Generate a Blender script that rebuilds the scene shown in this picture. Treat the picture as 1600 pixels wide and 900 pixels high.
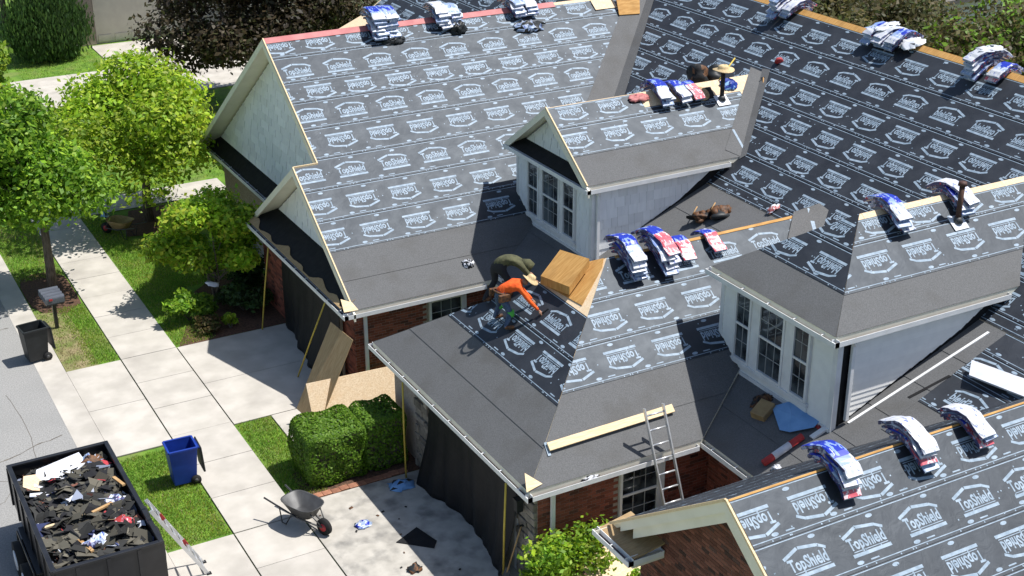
import bpy, math, random
import numpy as np
from mathutils import Vector as V, Matrix

# ------------------------------------------------------------------ scene / camera / light
for o in list(bpy.data.objects): bpy.data.objects.remove(o)
sc = bpy.context.scene
COL = sc.collection
R = math.radians
CAM = V((-11.452, -20.155, 17.515)); PITCH, YAW, ROLL, FPX = R(24.171), R(28.879), R(-0.142), 2168.75
_F = V((math.sin(YAW)*math.cos(PITCH), math.cos(YAW)*math.cos(PITCH), -math.sin(PITCH)))
_R = V((math.cos(YAW), -math.sin(YAW), 0)); _U = _R.cross(_F)
_R, _U = math.cos(ROLL)*_R+math.sin(ROLL)*_U, -math.sin(ROLL)*_R+math.cos(ROLL)*_U
cd = bpy.data.cameras.new('camera'); cam = bpy.data.objects.new('camera', cd); COL.objects.link(cam)
cd.sensor_width = 36; cd.lens = FPX/1600*36; cd.clip_start = 0.5; cd.clip_end = 2000
m = Matrix((_R, _U, -_F)).transposed().to_4x4(); m.translation = CAM; cam.matrix_world = m
sc.camera = cam
SUN = V((0.43, -0.145, 0.885)).normalized()
w = bpy.data.worlds.new('World'); sc.world = w; w.use_nodes = True
nt = w.node_tree; bg = nt.nodes['Background']; sk = nt.nodes.new('ShaderNodeTexSky')
sk.sky_type = 'NISHITA'; sk.sun_disc = False; sk.sun_elevation = math.asin(SUN.z); sk.sun_rotation = math.atan2(SUN.x, SUN.y)
nt.links.new(sk.outputs[0], bg.inputs[0]); bg.inputs[1].default_value = 0.105
sl = bpy.data.lights.new('sun', 'SUN'); sl.energy = 4.9; sl.angle = R(0.53); sl.color = (1, .975, .94)
so = bpy.data.objects.new('sun', sl); COL.objects.link(so); so.rotation_euler = SUN.to_track_quat('Z', 'Y').to_euler()
sc.view_settings.view_transform = 'Standard'; sc.view_settings.look = 'None'
sc.view_settings.exposure = 0.36; sc.view_settings.gamma = 1
rnd = random.Random(7); npr = np.random.default_rng(7)

# ------------------------------------------------------------------ materials
def nodes(name):
    m = bpy.data.materials.new(name); m.use_nodes = True
    return m, m.node_tree.nodes, m.node_tree.links, m.node_tree.nodes['Principled BSDF']
def mat(name, c1, c2=None, rough=.8, scale=4., detail=4, bump=0., bscale=None, spec=.3, metal=0, lo=.35, hi=.65, stretch=None, obj_random=0., c3=None, c3scale=.6, c3amt=.5):
    m, N, L, b = nodes(name)
    b.inputs['Roughness'].default_value = rough; b.inputs['Specular IOR Level'].default_value = spec; b.inputs['Metallic'].default_value = metal
    tc = N.new('ShaderNodeTexCoord'); vec = tc.outputs['Object']
    if stretch:
        mp = N.new('ShaderNodeMapping'); mp.inputs['Scale'].default_value = stretch; L.new(vec, mp.inputs[0]); vec = mp.outputs[0]
    if c2 is None: c2 = tuple(x*.8 for x in c1)
    nz = N.new('ShaderNodeTexNoise'); nz.inputs['Scale'].default_value = scale; nz.inputs['Detail'].default_value = detail; L.new(vec, nz.inputs['Vector'])
    rp = N.new('ShaderNodeValToRGB'); rp.color_ramp.elements[0].position = lo; rp.color_ramp.elements[1].position = hi
    rp.color_ramp.elements[0].color = (*c2, 1); rp.color_ramp.elements[1].color = (*c1, 1); L.new(nz.outputs[0], rp.inputs[0])
    col = rp.outputs[0]
    if c3:
        n3 = N.new('ShaderNodeTexNoise'); n3.inputs['Scale'].default_value = c3scale; n3.inputs['Detail'].default_value = 5; L.new(tc.outputs['Object'], n3.inputs['Vector'])
        r3 = N.new('ShaderNodeValToRGB'); r3.color_ramp.elements[0].position = .48; r3.color_ramp.elements[1].position = .72
        r3.color_ramp.elements[1].color = (c3amt, c3amt, c3amt, 1); r3.color_ramp.elements[0].color = (0, 0, 0, 1)
        L.new(n3.outputs[0], r3.inputs[0]); mx = N.new('ShaderNodeMix'); mx.data_type = 'RGBA'
        L.new(r3.outputs[0], mx.inputs[0]); L.new(col, mx.inputs[6]); mx.inputs[7].default_value = (*c3, 1); col = mx.outputs[2]
    if obj_random:
        oi = N.new('ShaderNodeObjectInfo'); mr = N.new('ShaderNodeMapRange'); mr.inputs[3].default_value = 1-obj_random; mr.inputs[4].default_value = 1+obj_random
        L.new(oi.outputs['Random'], mr.inputs[0]); hs = N.new('ShaderNodeHueSaturation'); L.new(mr.outputs[0], hs.inputs['Value']); L.new(col, hs.inputs['Color']); col = hs.outputs[0]
    L.new(col, b.inputs['Base Color'])
    if bump:
        bn = N.new('ShaderNodeTexNoise'); bn.inputs['Scale'].default_value = bscale or scale*3; bn.inputs['Detail'].default_value = 4; L.new(vec, bn.inputs['Vector'])
        bp = N.new('ShaderNodeBump'); bp.inputs['Strength'].default_value = bump; bp.inputs['Distance'].default_value = .03
        L.new(bn.outputs[0], bp.inputs['Height']); L.new(bp.outputs[0], b.inputs['Normal'])
    return m
def vcol_mat(name, rough=.8, spec=.3, transl=0., bump=0.):
    m, N, L, b = nodes(name); a = N.new('ShaderNodeAttribute'); a.attribute_name = 'Col'
    b.inputs['Roughness'].default_value = rough; b.inputs['Specular IOR Level'].default_value = spec
    L.new(a.outputs[0], b.inputs['Base Color'])
    if transl:
        t = N.new('ShaderNodeBsdfTranslucent'); L.new(a.outputs[0], t.inputs[0]); mx = N.new('ShaderNodeMixShader'); mx.inputs[0].default_value = transl
        out = N['Material Output']; L.new(b.outputs[0], mx.inputs[1]); L.new(t.outputs[0], mx.inputs[2]); L.new(mx.outputs[0], out.inputs[0])
    return m
def wrapper_mat(name, base, p1, p2, sc_=9.):
    m, N, L, b = nodes(name); b.inputs['Roughness'].default_value = .35
    tc = N.new('ShaderNodeTexCoord'); mp = N.new('ShaderNodeMapping'); mp.inputs['Scale'].default_value = (1.6, .6, .6); L.new(tc.outputs['Object'], mp.inputs[0])
    oi = N.new('ShaderNodeObjectInfo'); ad = N.new('ShaderNodeVectorMath'); L.new(mp.outputs[0], ad.inputs[0])
    ml = N.new('ShaderNodeMath'); ml.operation = 'MULTIPLY'; ml.inputs[1].default_value = 37; L.new(oi.outputs['Random'], ml.inputs[0]); L.new(ml.outputs[0], ad.inputs[1])
    prev = None; col = (*base, 1)
    for i, (c, th) in enumerate(((p1, .56), (p2, .63))):
        n = N.new('ShaderNodeTexNoise'); n.inputs['Scale'].default_value = sc_*(1+.5*i); n.inputs['Detail'].default_value = 3; L.new(ad.outputs[0], n.inputs['Vector'])
        r = N.new('ShaderNodeValToRGB'); r.color_ramp.interpolation = 'CONSTANT'; r.color_ramp.elements[0].color = (0, 0, 0, 1); r.color_ramp.elements[1].position = th; r.color_ramp.elements[1].color = (1, 1, 1, 1)
        L.new(n.outputs[0], r.inputs[0]); mx = N.new('ShaderNodeMix'); mx.data_type = 'RGBA'; L.new(r.outputs[0], mx.inputs[0])
        if prev is None: mx.inputs[6].default_value = col
        else: L.new(prev, mx.inputs[6])
        mx.inputs[7].default_value = (*c, 1); prev = mx.outputs[2]
    L.new(prev, b.inputs['Base Color']); return m
def glass_mat(name): return mat(name, (.075, .09, .10), (.012, .015, .018), rough=.05, scale=2.3, spec=.7, lo=.42, hi=.62, obj_random=.4)  # noise tones painted into the panes stand in for uneven reflections and curtains
M = {}
def under_mat():
    m, N, L, b = nodes('underlayment'); b.inputs['Specular IOR Level'].default_value = .55; b.inputs['Specular Tint'].default_value = (.80, .90, 1, 1)
    tc = N.new('ShaderNodeTexCoord'); n1 = N.new('ShaderNodeTexNoise'); n1.inputs['Scale'].default_value = 1.7; n1.inputs['Detail'].default_value = 7; L.new(tc.outputs['Object'], n1.inputs['Vector'])
    r = N.new('ShaderNodeValToRGB'); r.color_ramp.elements[0].position = .3; r.color_ramp.elements[1].position = .72; r.color_ramp.elements[0].color = (.013, .014, .018, 1); r.color_ramp.elements[1].color = (.030, .033, .040, 1); L.new(n1.outputs[0], r.inputs[0]); L.new(r.outputs[0], b.inputs['Base Color'])
    n3 = N.new('ShaderNodeTexNoise'); n3.inputs['Scale'].default_value = 3.1; n3.inputs['Detail'].default_value = 8; L.new(tc.outputs['Object'], n3.inputs['Vector'])
    mr = N.new('ShaderNodeMapRange'); mr.inputs[1].default_value = .3; mr.inputs[2].default_value = .7; mr.inputs[3].default_value = .54; mr.inputs[4].default_value = .61; L.new(n3.outputs[0], mr.inputs[0]); L.new(mr.outputs[0], b.inputs['Roughness'])
    n2 = N.new('ShaderNodeTexNoise'); n2.inputs['Scale'].default_value = 3.5; n2.inputs['Detail'].default_value = 3; n2.inputs['Distortion'].default_value = 1.2; L.new(tc.outputs['Object'], n2.inputs['Vector'])
    bp = N.new('ShaderNodeBump'); bp.inputs['Strength'].default_value = .26; bp.inputs['Distance'].default_value = .03; L.new(n2.outputs[0], bp.inputs['Height']); L.new(bp.outputs[0], b.inputs['Normal']); return m
M['under'] = under_mat()
M['print'] = mat('underlayment_print', (.32, .40, .48), (.20, .27, .34), rough=.6, scale=9, detail=6, spec=.4)
M['felt'] = mat('grey_felt', (.135, .136, .137), (.098, .099, .10), rough=.8, scale=38, detail=8, c3=(.085, .082, .076), c3scale=1.3, c3amt=.55, bump=.25, bscale=70)
M['blackfelt'] = mat('black_felt', (.012, .012, .013), (.007, .007, .008), rough=.75, scale=5, bump=.4, bscale=6)
M['osb'] = mat('osb', (.82, .66, .46), (.64, .47, .29), rough=.85, scale=26, detail=6, stretch=(1, 2.3, 1), c3=(.7, .5, .3), c3scale=9, c3amt=.6)
M['oldosb'] = mat('plywood_warm', (.58, .33, .11), (.43, .22, .06), rough=.75, scale=3, stretch=(1, 9, 1), c3=(.3, .16, .05), c3scale=3, c3amt=.4)
M['ply'] = mat('plywood_brown', (.42, .30, .16), (.33, .22, .11), rough=.8, scale=3, stretch=(2, 10, 1))
M['pine'] = mat('pine_board', (.78, .62, .40), (.66, .49, .28), rough=.75, scale=4, stretch=(1, 12, 12))
M['trim'] = mat('cream_trim', (.82, .78, .65), (.75, .71, .58), rough=.55, scale=2)
M['white'] = mat('white_paint', (.80, .80, .79), (.70, .70, .69), rough=.4, scale=3)
M['shake'] = mat('shake_siding', (.83, .84, .84), (.77, .78, .785), rough=.75, scale=8, stretch=(1, 1, .3), obj_random=.07)
M['clap'] = mat('clapboard', (.87, .86, .82), (.82, .81, .775), rough=.7, scale=5, obj_random=.03)
M['gapgrey'] = mat('siding_gap', (.30, .31, .33), rough=.9)
M['mortar'] = mat('mortar', (.40, .34, .29), (.30, .25, .21), rough=.9, scale=20)
M['brick'] = vcol_mat('brick', .85, .2)
M['stone'] = mat('ledge_stone', (.30, .26, .21), (.17, .15, .13), rough=.9, scale=7, obj_random=.35, bump=.5)
M['muntin'] = mat('muntin_grey', (.42, .43, .43), rough=.5); M['mailbox'] = mat('mailbox_paint', (.10, .11, .13), rough=.22, spec=.6)
M['glass'] = glass_mat('window_glass')
M['rustgut'] = mat('gutter_inside', (.13, .09, .09), (.06, .05, .05), rough=.7, scale=6)
M['concrete'] = mat('concrete', (.50, .465, .41), (.42, .39, .34), rough=.9, scale=1.6, detail=12, obj_random=.05, c3=(.31, .285, .25), c3scale=.9, c3amt=.6, bump=.1, bscale=70)
M['dconcrete'] = mat('stained_concrete', (.47, .44, .385), (.37, .345, .30), rough=.9, scale=3, detail=9, c3=(.15, .145, .135), c3scale=1.7, c3amt=.95, bump=.1, bscale=60)
M['joint'] = mat('joint', (.16, .14, .11), (.08, .07, .06), rough=.95, scale=8)
M['asphalt'] = mat('asphalt', (.33, .325, .31), (.22, .215, .205), rough=.92, scale=30, detail=8, c3=(.22, .22, .21), c3scale=.5, c3amt=.5, bump=.2, bscale=90)
M['lawn'] = mat('lawn', (.15, .27, .03), (.08, .17, .02), rough=.95, scale=2.5, detail=9, c3=(.22, .19, .09), c3scale=.8, c3amt=.55, bump=.6, bscale=45)
M['dirt'] = mat('mulch', (.14, .075, .045), (.06, .035, .025), rough=.95, scale=16, detail=8, bump=.9, bscale=30)
M['drygrass'] = mat('dry_verge', (.27, .22, .12), (.13, .17, .04), rough=.95, scale=2., detail=9, bump=.5, bscale=40)
M['leaf'] = vcol_mat('leaves', .55, .4, .5)
M['grass'] = vcol_mat('grass_blades', .7, .25, .3)
M['bark'] = mat('bark', (.20, .16, .12), (.09, .07, .055), rough=.95, scale=9, stretch=(3, 3, .6), bump=.7)
M['blackpaint'] = mat('black_paint', (.012, .012, .014), (.02, .02, .022), rough=.32, scale=3, spec=.5)
M['blackplastic'] = mat('black_plastic', (.022, .025, .027), (.015, .017, .018), rough=.5, scale=5)
M['blueplastic'] = mat('blue_plastic', (.012, .045, .30), (.010, .036, .24), rough=.45, scale=4)
M['tarp'] = mat('black_tarp', (.010, .010, .011), (.006, .006, .007), rough=.6, scale=3, bump=.5, bscale=4)
M['yellow'] = mat('yellow_strap', (.62, .46, .08), (.5, .36, .06), rough=.6)
M['alu'] = mat('aluminium', (.68, .69, .70), (.55, .56, .57), rough=.35, metal=.6, spec=.5)
M['steel'] = mat('grey_steel', (.10, .10, .10), (.065, .065, .065), rough=.5, metal=.3)
M['rubber'] = mat('rubber', (.018, .018, .018), rough=.85)
M['debris'] = vcol_mat('debris', .9, .2)
M['red'] = mat('red_wrap', (.50, .05, .05), (.34, .035, .04), rough=.55)
M['pinkflash'] = mat('faded_red_membrane', (.50, .19, .18), (.42, .13, .13), rough=.6, scale=3)
M['bluecloth'] = mat('blue_sheet', (.22, .42, .70), (.16, .33, .6), rough=.6, scale=3)
M['cardboard'] = mat('cardboard', (.36, .25, .12), (.28, .19, .09), rough=.85)
M['whiteplastic'] = mat('white_plastic', (.70, .71, .74), (.58, .60, .66), rough=.4)
M['wr_blue'] = wrapper_mat('blue_wrapper', (.010, .028, .36), (.22, .32, .60), (.55, .58, .65), 6)
M['wr_white'] = wrapper_mat('white_wrapper', (.60, .61, .64), (.50, .52, .60), (.12, .16, .42))
M['wr_red'] = wrapper_mat('red_wrapper', (.58, .10, .13), (.66, .52, .54), (.68, .66, .68))
M['wr_side'] = wrapper_mat('side_wrapper', (.045, .05, .14), (.30, .33, .48), (.40, .05, .07), 12)
M['wr_ice'] = wrapper_mat('pale_wrapper', (.26, .34, .50), (.48, .53, .62), (.03, .06, .30), 8)
M['straw'] = mat('straw', (.68, .52, .30), (.52, .38, .19), rough=.85, scale=30)
M['orange'] = mat('orange_shirt', (.85, .13, .02), (.70, .09, .015), rough=.85, scale=9, bump=1.0, bscale=9)
M['jeans'] = mat('jeans', (.08, .12, .20), (.04, .06, .11), rough=.9, scale=12, bump=1.0, bscale=9)
M['olive'] = mat('olive_hoodie', (.10, .10, .05), (.065, .065, .035), rough=.9, scale=8, bump=1.0, bscale=9)
M['darkpants'] = mat('dark_trousers', (.03, .03, .035), rough=.9)
M['skin'] = mat('skin', (.36, .19, .12), (.30, .155, .095), rough=.6, scale=6)
M['leather'] = mat('leather', (.17, .075, .03), (.05, .028, .018), rough=.6, scale=14)
M['hair'] = mat('hair', (.015, .011, .009), rough=.7)
M['lime'] = mat('lime_patch', (.10, .50, .08), rough=.8)
M['wood'] = mat('handle_wood', (.50, .32, .15), (.38, .22, .09), rough=.6, scale=5)
M['gdoor'] = mat('garage_door_cream', (.62, .57, .48), (.57, .52, .44), rough=.6, scale=3)
M['roofshingle'] = mat('old_shingles', (.20, .18, .16), (.12, .11, .10), rough=.9, scale=7, detail=8, stretch=(1, 1, 5))
M['lightbrick'] = mat('pale_brick', (.40, .33, .27), (.28, .22, .18), rough=.9, scale=9, stretch=(1, 1, 3))
M['darkpipe'] = mat('dark_pipe', (.03, .024, .022), rough=.6)
M['rustpipe'] = mat('brown_pipe', (.10, .05, .035), (.06, .03, .025), rough=.6)

# ------------------------------------------------------------------ mesh helpers
def link(o, parent=None):
    COL.objects.link(o)
    if parent is not None: o.parent = parent
    return o
def tag(o, label=None, cat=None, group=None, kind=None):
    if label: o['label'] = label
    if cat: o['category'] = cat
    if group: o['group'] = group
    if kind: o['kind'] = kind
    return o
def empty(name, loc=(0, 0, 0), rz=0., label=None, cat=None, group=None):
    o = bpy.data.objects.new(name, None); o.empty_display_size = .2; o.location = loc; o.rotation_euler = (0, 0, rz); link(o)
    return tag(o, label, cat, group)
class MB:
    def __init__(s): s.v = []; s.f = []; s.m = []; s.c = []
    def add(s, vs, fs, mi=0, col=None):
        k = len(s.v); s.v += [tuple(p) for p in vs]
        for f in fs:
            s.f.append([k+i for i in f]); s.m.append(mi); s.c.append(col)
        return s
    def hexa(s, p, mi=0, col=None):           # 8 points: bottom 4 ccw, top 4 ccw
        return s.add(p, [(3, 2, 1, 0), (4, 5, 6, 7), (0, 1, 5, 4), (1, 2, 6, 5), (2, 3, 7, 6), (3, 0, 4, 7)], mi, col)
    def box(s, a, b, mi=0, col=None):
        x0, y0, z0 = a; x1, y1, z1 = b
        return s.hexa([(x0, y0, z0), (x1, y0, z0), (x1, y1, z0), (x0, y1, z0), (x0, y0, z1), (x1, y0, z1), (x1, y1, z1), (x0, y1, z1)], mi, col)
    def beam(s, a, b, w, h, up=(0, 0, 1), mi=0, col=None):     # bar from a to b centred, width w (side), h (up)
        a, b = V(a), V(b); d = (b-a).normalized(); sd = d.cross(V(up))
        if sd.length < 1e-4: sd = d.cross(V((1, 0, 0)))
        sd.normalize(); u = sd.cross(d)
        q = [a-sd*w/2-u*h/2, b-sd*w/2-u*h/2, b+sd*w/2-u*h/2, a+sd*w/2-u*h/2]
        return s.hexa(q+[p+u*h for p in q], mi, col)
    def tube(s, pts, rad, n=8, mi=0, col=None, cap=True):
        pts = [V(p) for p in pts]; rad = rad if hasattr(rad, '__len__') else [rad]*len(pts); rings = []
        for i, p in enumerate(pts):
            d = (pts[min(i+1, len(pts)-1)]-pts[max(i-1, 0)]).normalized()
            a = d.cross(V((0, 0, 1)) if abs(d.z) < .95 else V((1, 0, 0))).normalized(); b = d.cross(a)
            rings.append([p+(a*math.cos(2*math.pi*k/n)+b*math.sin(2*math.pi*k/n))*rad[i] for k in range(n)])
        vs = [p for r in rings for p in r]; fs = []
        for i in range(len(pts)-1):
            for k in range(n): fs.append((i*n+k, i*n+(k+1) % n, (i+1)*n+(k+1) % n, (i+1)*n+k))
        if cap: fs += [tuple(range(n))[::-1], tuple((len(pts)-1)*n+k for k in range(n))]
        return s.add(vs, fs, mi, col)
    def poly(s, top, thick, mi_top=0, mi_side=None, mi_bot=None, down=V((0, 0, -1)), col=None):   # prism from a top polygon
        top = [V(p) for p in top]; n = len(top); bot = [p+down*thick for p in top]
        a, b, c = top[0], top[1], top[2]
        if (b-a).cross(c-a).dot(down) > 0: top.reverse(); bot.reverse()
        k = mi_top if mi_side is None else mi_side; kb = k if mi_bot is None else mi_bot
        s.add(top, [tuple(range(n))], mi_top, col); s.add(bot, [tuple(range(n))[::-1]], kb, col)
        s.add(top+bot, [(i, n+i, n+(i+1) % n, (i+1) % n) for i in range(n)], k, col); return s
    def build(s, name, mats, parent=None, smooth=False, bevel=0.):
        me = bpy.data.meshes.new(name); me.from_pydata(s.v, [], s.f)
        mats = mats if isinstance(mats, (list, tuple)) else [mats]
        for k in mats: me.materials.append(M[k] if isinstance(k, str) else k)
        me.polygons.foreach_set('material_index', s.m)
        if smooth: me.polygons.foreach_set('use_smooth', [True]*len(s.f))
        if any(c is not None for c in s.c):
            at = me.color_attributes.new('Col', 'FLOAT_COLOR', 'CORNER'); arr = []
            for f, c in zip(s.f, s.c): arr += list((*(c or (.5, .5, .5)), 1))*len(f)
            at.data.foreach_set('color', arr)
        me.update(); o = bpy.data.objects.new(name, me); link(o, parent)
        if bevel:
            bv = o.modifiers.new('bevel', 'BEVEL'); bv.width = bevel; bv.segments = 2; bv.limit_method = 'ANGLE'
        return o
def np_mesh(name, v, f, mat_, col=None, parent=None, smooth=False):
    me = bpy.data.meshes.new(name); n, k = f.shape
    me.vertices.add(len(v)); me.vertices.foreach_set('co', v.astype(np.float32).ravel())
    me.loops.add(n*k); me.loops.foreach_set('vertex_index', f.astype(np.int32).ravel())
    me.polygons.add(n); me.polygons.foreach_set('loop_start', np.arange(0, n*k, k, dtype=np.int32))
    me.update(calc_edges=True); me.materials.append(M[mat_])
    if col is not None:
        at = me.color_attributes.new('Col', 'FLOAT_COLOR', 'POINT'); at.data.foreach_set('color', np.c_[col, np.ones(len(col))].astype(np.float32).ravel())
    o = bpy.data.objects.new(name, me); link(o, parent); return o
def clip2(poly, n, c):      # keep n.p <= c
    out = []
    for i in range(len(poly)):
        p, q = poly[i], poly[(i+1) % len(poly)]; a = n[0]*p[0]+n[1]*p[1]-c; b = n[0]*q[0]+n[1]*q[1]-c
        if a <= 0: out.append(p)
        if (a < 0 < b) or (b < 0 < a):
            t = a/(a-b); out.append((p[0]+t*(q[0]-p[0]), p[1]+t*(q[1]-p[1])))
    return out
def halfplanes(poly):
    A = sum(p[0]*q[1]-q[0]*p[1] for p, q in zip(poly, poly[1:]+poly[:1])); sg = 1 if A > 0 else -1
    return [((sg*(q[1]-p[1]), -sg*(q[0]-p[0])), sg*((q[1]-p[1])*p[0]-(q[0]-p[0])*p[1])) for p, q in zip(poly, poly[1:]+poly[:1])]
def clip_poly(poly, hp):
    for n, c in hp:
        poly = clip2(poly, n, c)
        if len(poly) < 3: return []
    return poly
class Frame:       # a slope: origin, u along the eave, s up the slope
    def __init__(s, o, u, up): s.o = V(o); s.u = V(u).normalized(); s.s = V(up).normalized(); s.n = s.u.cross(s.s); s.n = s.n if s.n.z > 0 else -s.n
    def p(s, u, v, h=0.): return s.o+s.u*u+s.s*v+s.n*h
    def uv(s, p): d = V(p)-s.o; return (d.dot(s.u), d.dot(s.s))

# ------------------------------------------------------------------ key dimensions (metres)
HE = 2.565
GW, GX, GZ = 7.82, 4.247, 5.391
XM, T1, XB, T2, XR = 4.252, .424, 9.859, .666, 15.113
ZB = HE+T1*(XB-XM); ZR = ZB+T2*(XR-XB)
YL, TL, YC = 9.496, .693, 17.146; ZC = HE+TL*(YC-YL); YA = 13.4; ZA = HE+TL*(YA-YL)
DX, DY0, DY1, DZ, TD = 5.965, 7.527, 11.938, 5.503, .71; DYC = (DY0+DY1)/2; DZC = DZ+TD*(DYC-DY0)
RX, RY0, RY1, RZ, TR = 5.682, -2.063, 2.166, 5.483, .735; RYC = (RY0+RY1)/2; RZC = RZ+TR*(RYC-RY0); RXA = 7.99
QX, QG, QY, QYC, TQ = .95, .556, -1.5, -4.974, .7166; QZC = HE+TQ*(QY-QYC)
def Mz(x): return HE+T1*(min(x, XB)-XM)+T2*max(0, x-XB)
def Mx(z): return XM+(z-HE)/T1 if z < ZB else XB+(z-ZB)/T2

# ------------------------------------------------------------------ the setting: ground
def sheet(name, pts, z, m_, kind='structure', parent=None):
    b = MB(); b.add([(x, y, z) for x, y in pts], [tuple(range(len(pts)))]); o = b.build(name, m_, parent)
    if o.data.polygons[0].normal.z < 0: o.data.flip_normals()
    if kind and parent is None: o['kind'] = kind
    return o
def rect(x0, y0, x1, y1): return [(x0, y0), (x1, y0), (x1, y1), (x0, y1)]
sheet('ground', rect(-400, -300, 400, 700), -.012, 'lawn')
sheet('street', rect(-16, -60, -6.56, 140), .0, 'asphalt')
st_ = bpy.data.objects['street']
for k, pts in enumerate(([(-9.6, 10.6), (-8.9, 10.9), (-8.1, 11.1), (-7.4, 11.45), (-6.6, 11.7)], [(-9.8, 17.4), (-9.0, 17.9), (-8.2, 18.0), (-7.3, 18.6), (-6.6, 18.7)], [(-7.4, 9.0), (-7.55, 10.8), (-7.42, 12.6), (-7.6, 15.0)], [(-9.4, 8.8), (-8.6, 9.2), (-8.2, 9.9), (-8.9, 10.6)])):
    b = MB(); rr = random.Random(k)
    fine = []
    for (xa, ya), (xb, yb_) in zip(pts[:-1], pts[1:]): fine += [(xa+(xb-xa)*t/5+rr.uniform(-.03, .03), ya+(yb_-ya)*t/5+rr.uniform(-.03, .03)) for t in range(5)]
    for (xa, ya), (xb, yb_) in zip(fine[:-1], fine[1:]): w_ = rr.uniform(.008, .022) if k < 2 else .006; b.add([(xa, ya-w_, .004), (xb, yb_-w_, .004), (xb, yb_+w_, .004), (xa, ya+w_, .004)] if abs(xb-xa) > abs(yb_-ya) else [(xa-w_, ya, .004), (xa+w_, ya, .004), (xb+w_, yb_, .004), (xb-w_, yb_, .004)], [(0, 1, 2, 3)])
    b.build('sealed_crack', 'joint', st_)
b = MB(); b.hexa([(-6.56, -60, -.05), (-5.9, -60, -.05), (-5.9, 140, -.05), (-6.56, 140, -.05), (-6.56, -60, .004), (-5.9, -60, .03), (-5.9, 140, .03), (-6.56, 140, .004)])
tag(b.build('kerb', 'concrete'), kind='structure')
def slabs(name, x0, y0, x1, y1, nx, ny, m_, z=.03):         # concrete slabs, each its own piece over a joint bed
    root = sheet(name, rect(x0, y0, x1, y1), z-.018, 'joint'); g = .007
    for i in range(nx):
        for j in range(ny):
            xa, xb = x0+(x1-x0)*i/nx+g, x0+(x1-x0)*(i+1)/nx-g; ya, yb = y0+(y1-y0)*j/ny+g, y0+(y1-y0)*(j+1)/ny-g
            MB().box((xa, ya, -.05), (xb, yb, z+rnd.uniform(-.003, .003))).build('slab', m_, root)
    return root
slabs('sidewalk', -4.4, 15.02, -2.85, 39.5, 1, 16, 'concrete')
slabs('sidewalk', -4.4, -8, -2.85, 5.36, 1, 9, 'concrete')
slabs('sidewalk', -4.4, 5.38, -2.85, 15.0, 1, 6, 'concrete', .032)
slabs('driveway', -5.9, 9.9, -4.42, 15.0, 1, 2, 'concrete')
slabs('driveway', -2.83, 10.04, .45, 15.0, 1, 2, 'concrete')
slabs('driveway', -1.86, 7.7, .45, 10.02, 1, 1, 'concrete'); slabs('driveway', -5.9, -8, -4.42, 5.36, 1, 4, 'concrete')
slabs('driveway', -2.83, .6, .45, 5.8, 1, 1, 'dconcrete')
slabs('driveway', -2.83, -8, .45, .58, 1, 2, 'dconcrete')
slabs('driveway', -6.0, 40, 3.2, 45.5, 4, 2, 'concrete'); slabs('driveway', 3.22, 40, 13, 50.4, 3, 3, 'concrete')
sheet('path', rect(-2.83, 26.6, 2.6, 28.2), .014, 'concrete'); sheet('path', rect(1.2, 17.2, 2.9, 26.58), .014, 'concrete')
sheet('mulch_bed', [(-2.75, 15.05), (.5, 15.05), (1.15, 19.5), (-.4, 19.3), (-1.6, 18.2), (-2.0, 16.6)], .008, 'dirt')
sheet('mulch_bed', [(-1.9, 24.0), (-.2, 23.6), (1.0, 24.6), (.8, 26.4), (-1.2, 26.4)], .008, 'dirt')
sheet('mulch_bed', [(-2.5, 5.84), (.5, 5.84), (.5, 8.2), (-2.4, 7.1)], .008, 'dirt')
sheet('mulch_bed', rect(.48, -1.9, 4.6, .38), .008, 'dirt')
th = [(-5.15+.95*math.cos(a)*rnd.uniform(.8, 1.1), 20.6+1.7*math.sin(a)*rnd.uniform(.85, 1.1)) for a in np.linspace(0, 2*math.pi, 18)[:-1]]
sheet('mulch_bed', [(max(-5.86, min(-4.44, x)), y) for x, y in th], .008, 'dirt')
sheet('verge', rect(-5.88, 15.04, -5.0, 19.2), .004, 'drygrass')
GREENS = [(.19, .36, .035), (.14, .29, .03), (.24, .41, .045), (.29, .36, .07)]
def grass(name, regions, label):
    P_ = []; C_ = []
    for (x0, y0, x1, y1, dens, dry) in regions:
        n = int((x1-x0)*(y1-y0)*dens); x = npr.uniform(x0, x1, n)+npr.normal(0, .03, n); y = npr.uniform(y0, y1, n)+npr.normal(0, .03, n); a = npr.uniform(0, 6.28, n); h = npr.uniform(.03, .075, n); wd = .012
        le = npr.uniform(-.03, .03, (n, 2)); dx, dy = np.cos(a)*wd, np.sin(a)*wd
        v = np.stack([np.c_[x-dx, y-dy, np.zeros(n)], np.c_[x+dx, y+dy, np.zeros(n)], np.c_[x+le[:, 0], y+le[:, 1], h]], 1)
        g = np.array(GREENS)[npr.integers(0, 4, n)]*npr.uniform(.75, 1.2, (n, 1))
        pt = .5+.5*np.sin(x*2.1+np.sin(y*1.7)*1.5)*np.sin(y*1.3+np.sin(x*2.7)); g = g*(1+.45*pt[:, None]*np.array([.9, .25, .1])); isdry = npr.uniform(0, 1, n) < dry*(.4+1.8*pt**2); g[isdry] = np.array((.42, .35, .18))*npr.uniform(.7, 1.1, (isdry.sum(), 1))
        P_.append(v.reshape(-1, 3)); C_.append(np.repeat(g, 3, 0))
    v = np.concatenate(P_); o = np_mesh(name, v, np.arange(len(v)).reshape(-1, 3), 'grass', np.concatenate(C_)); tag(o, label, 'grass', kind='stuff')
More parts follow.
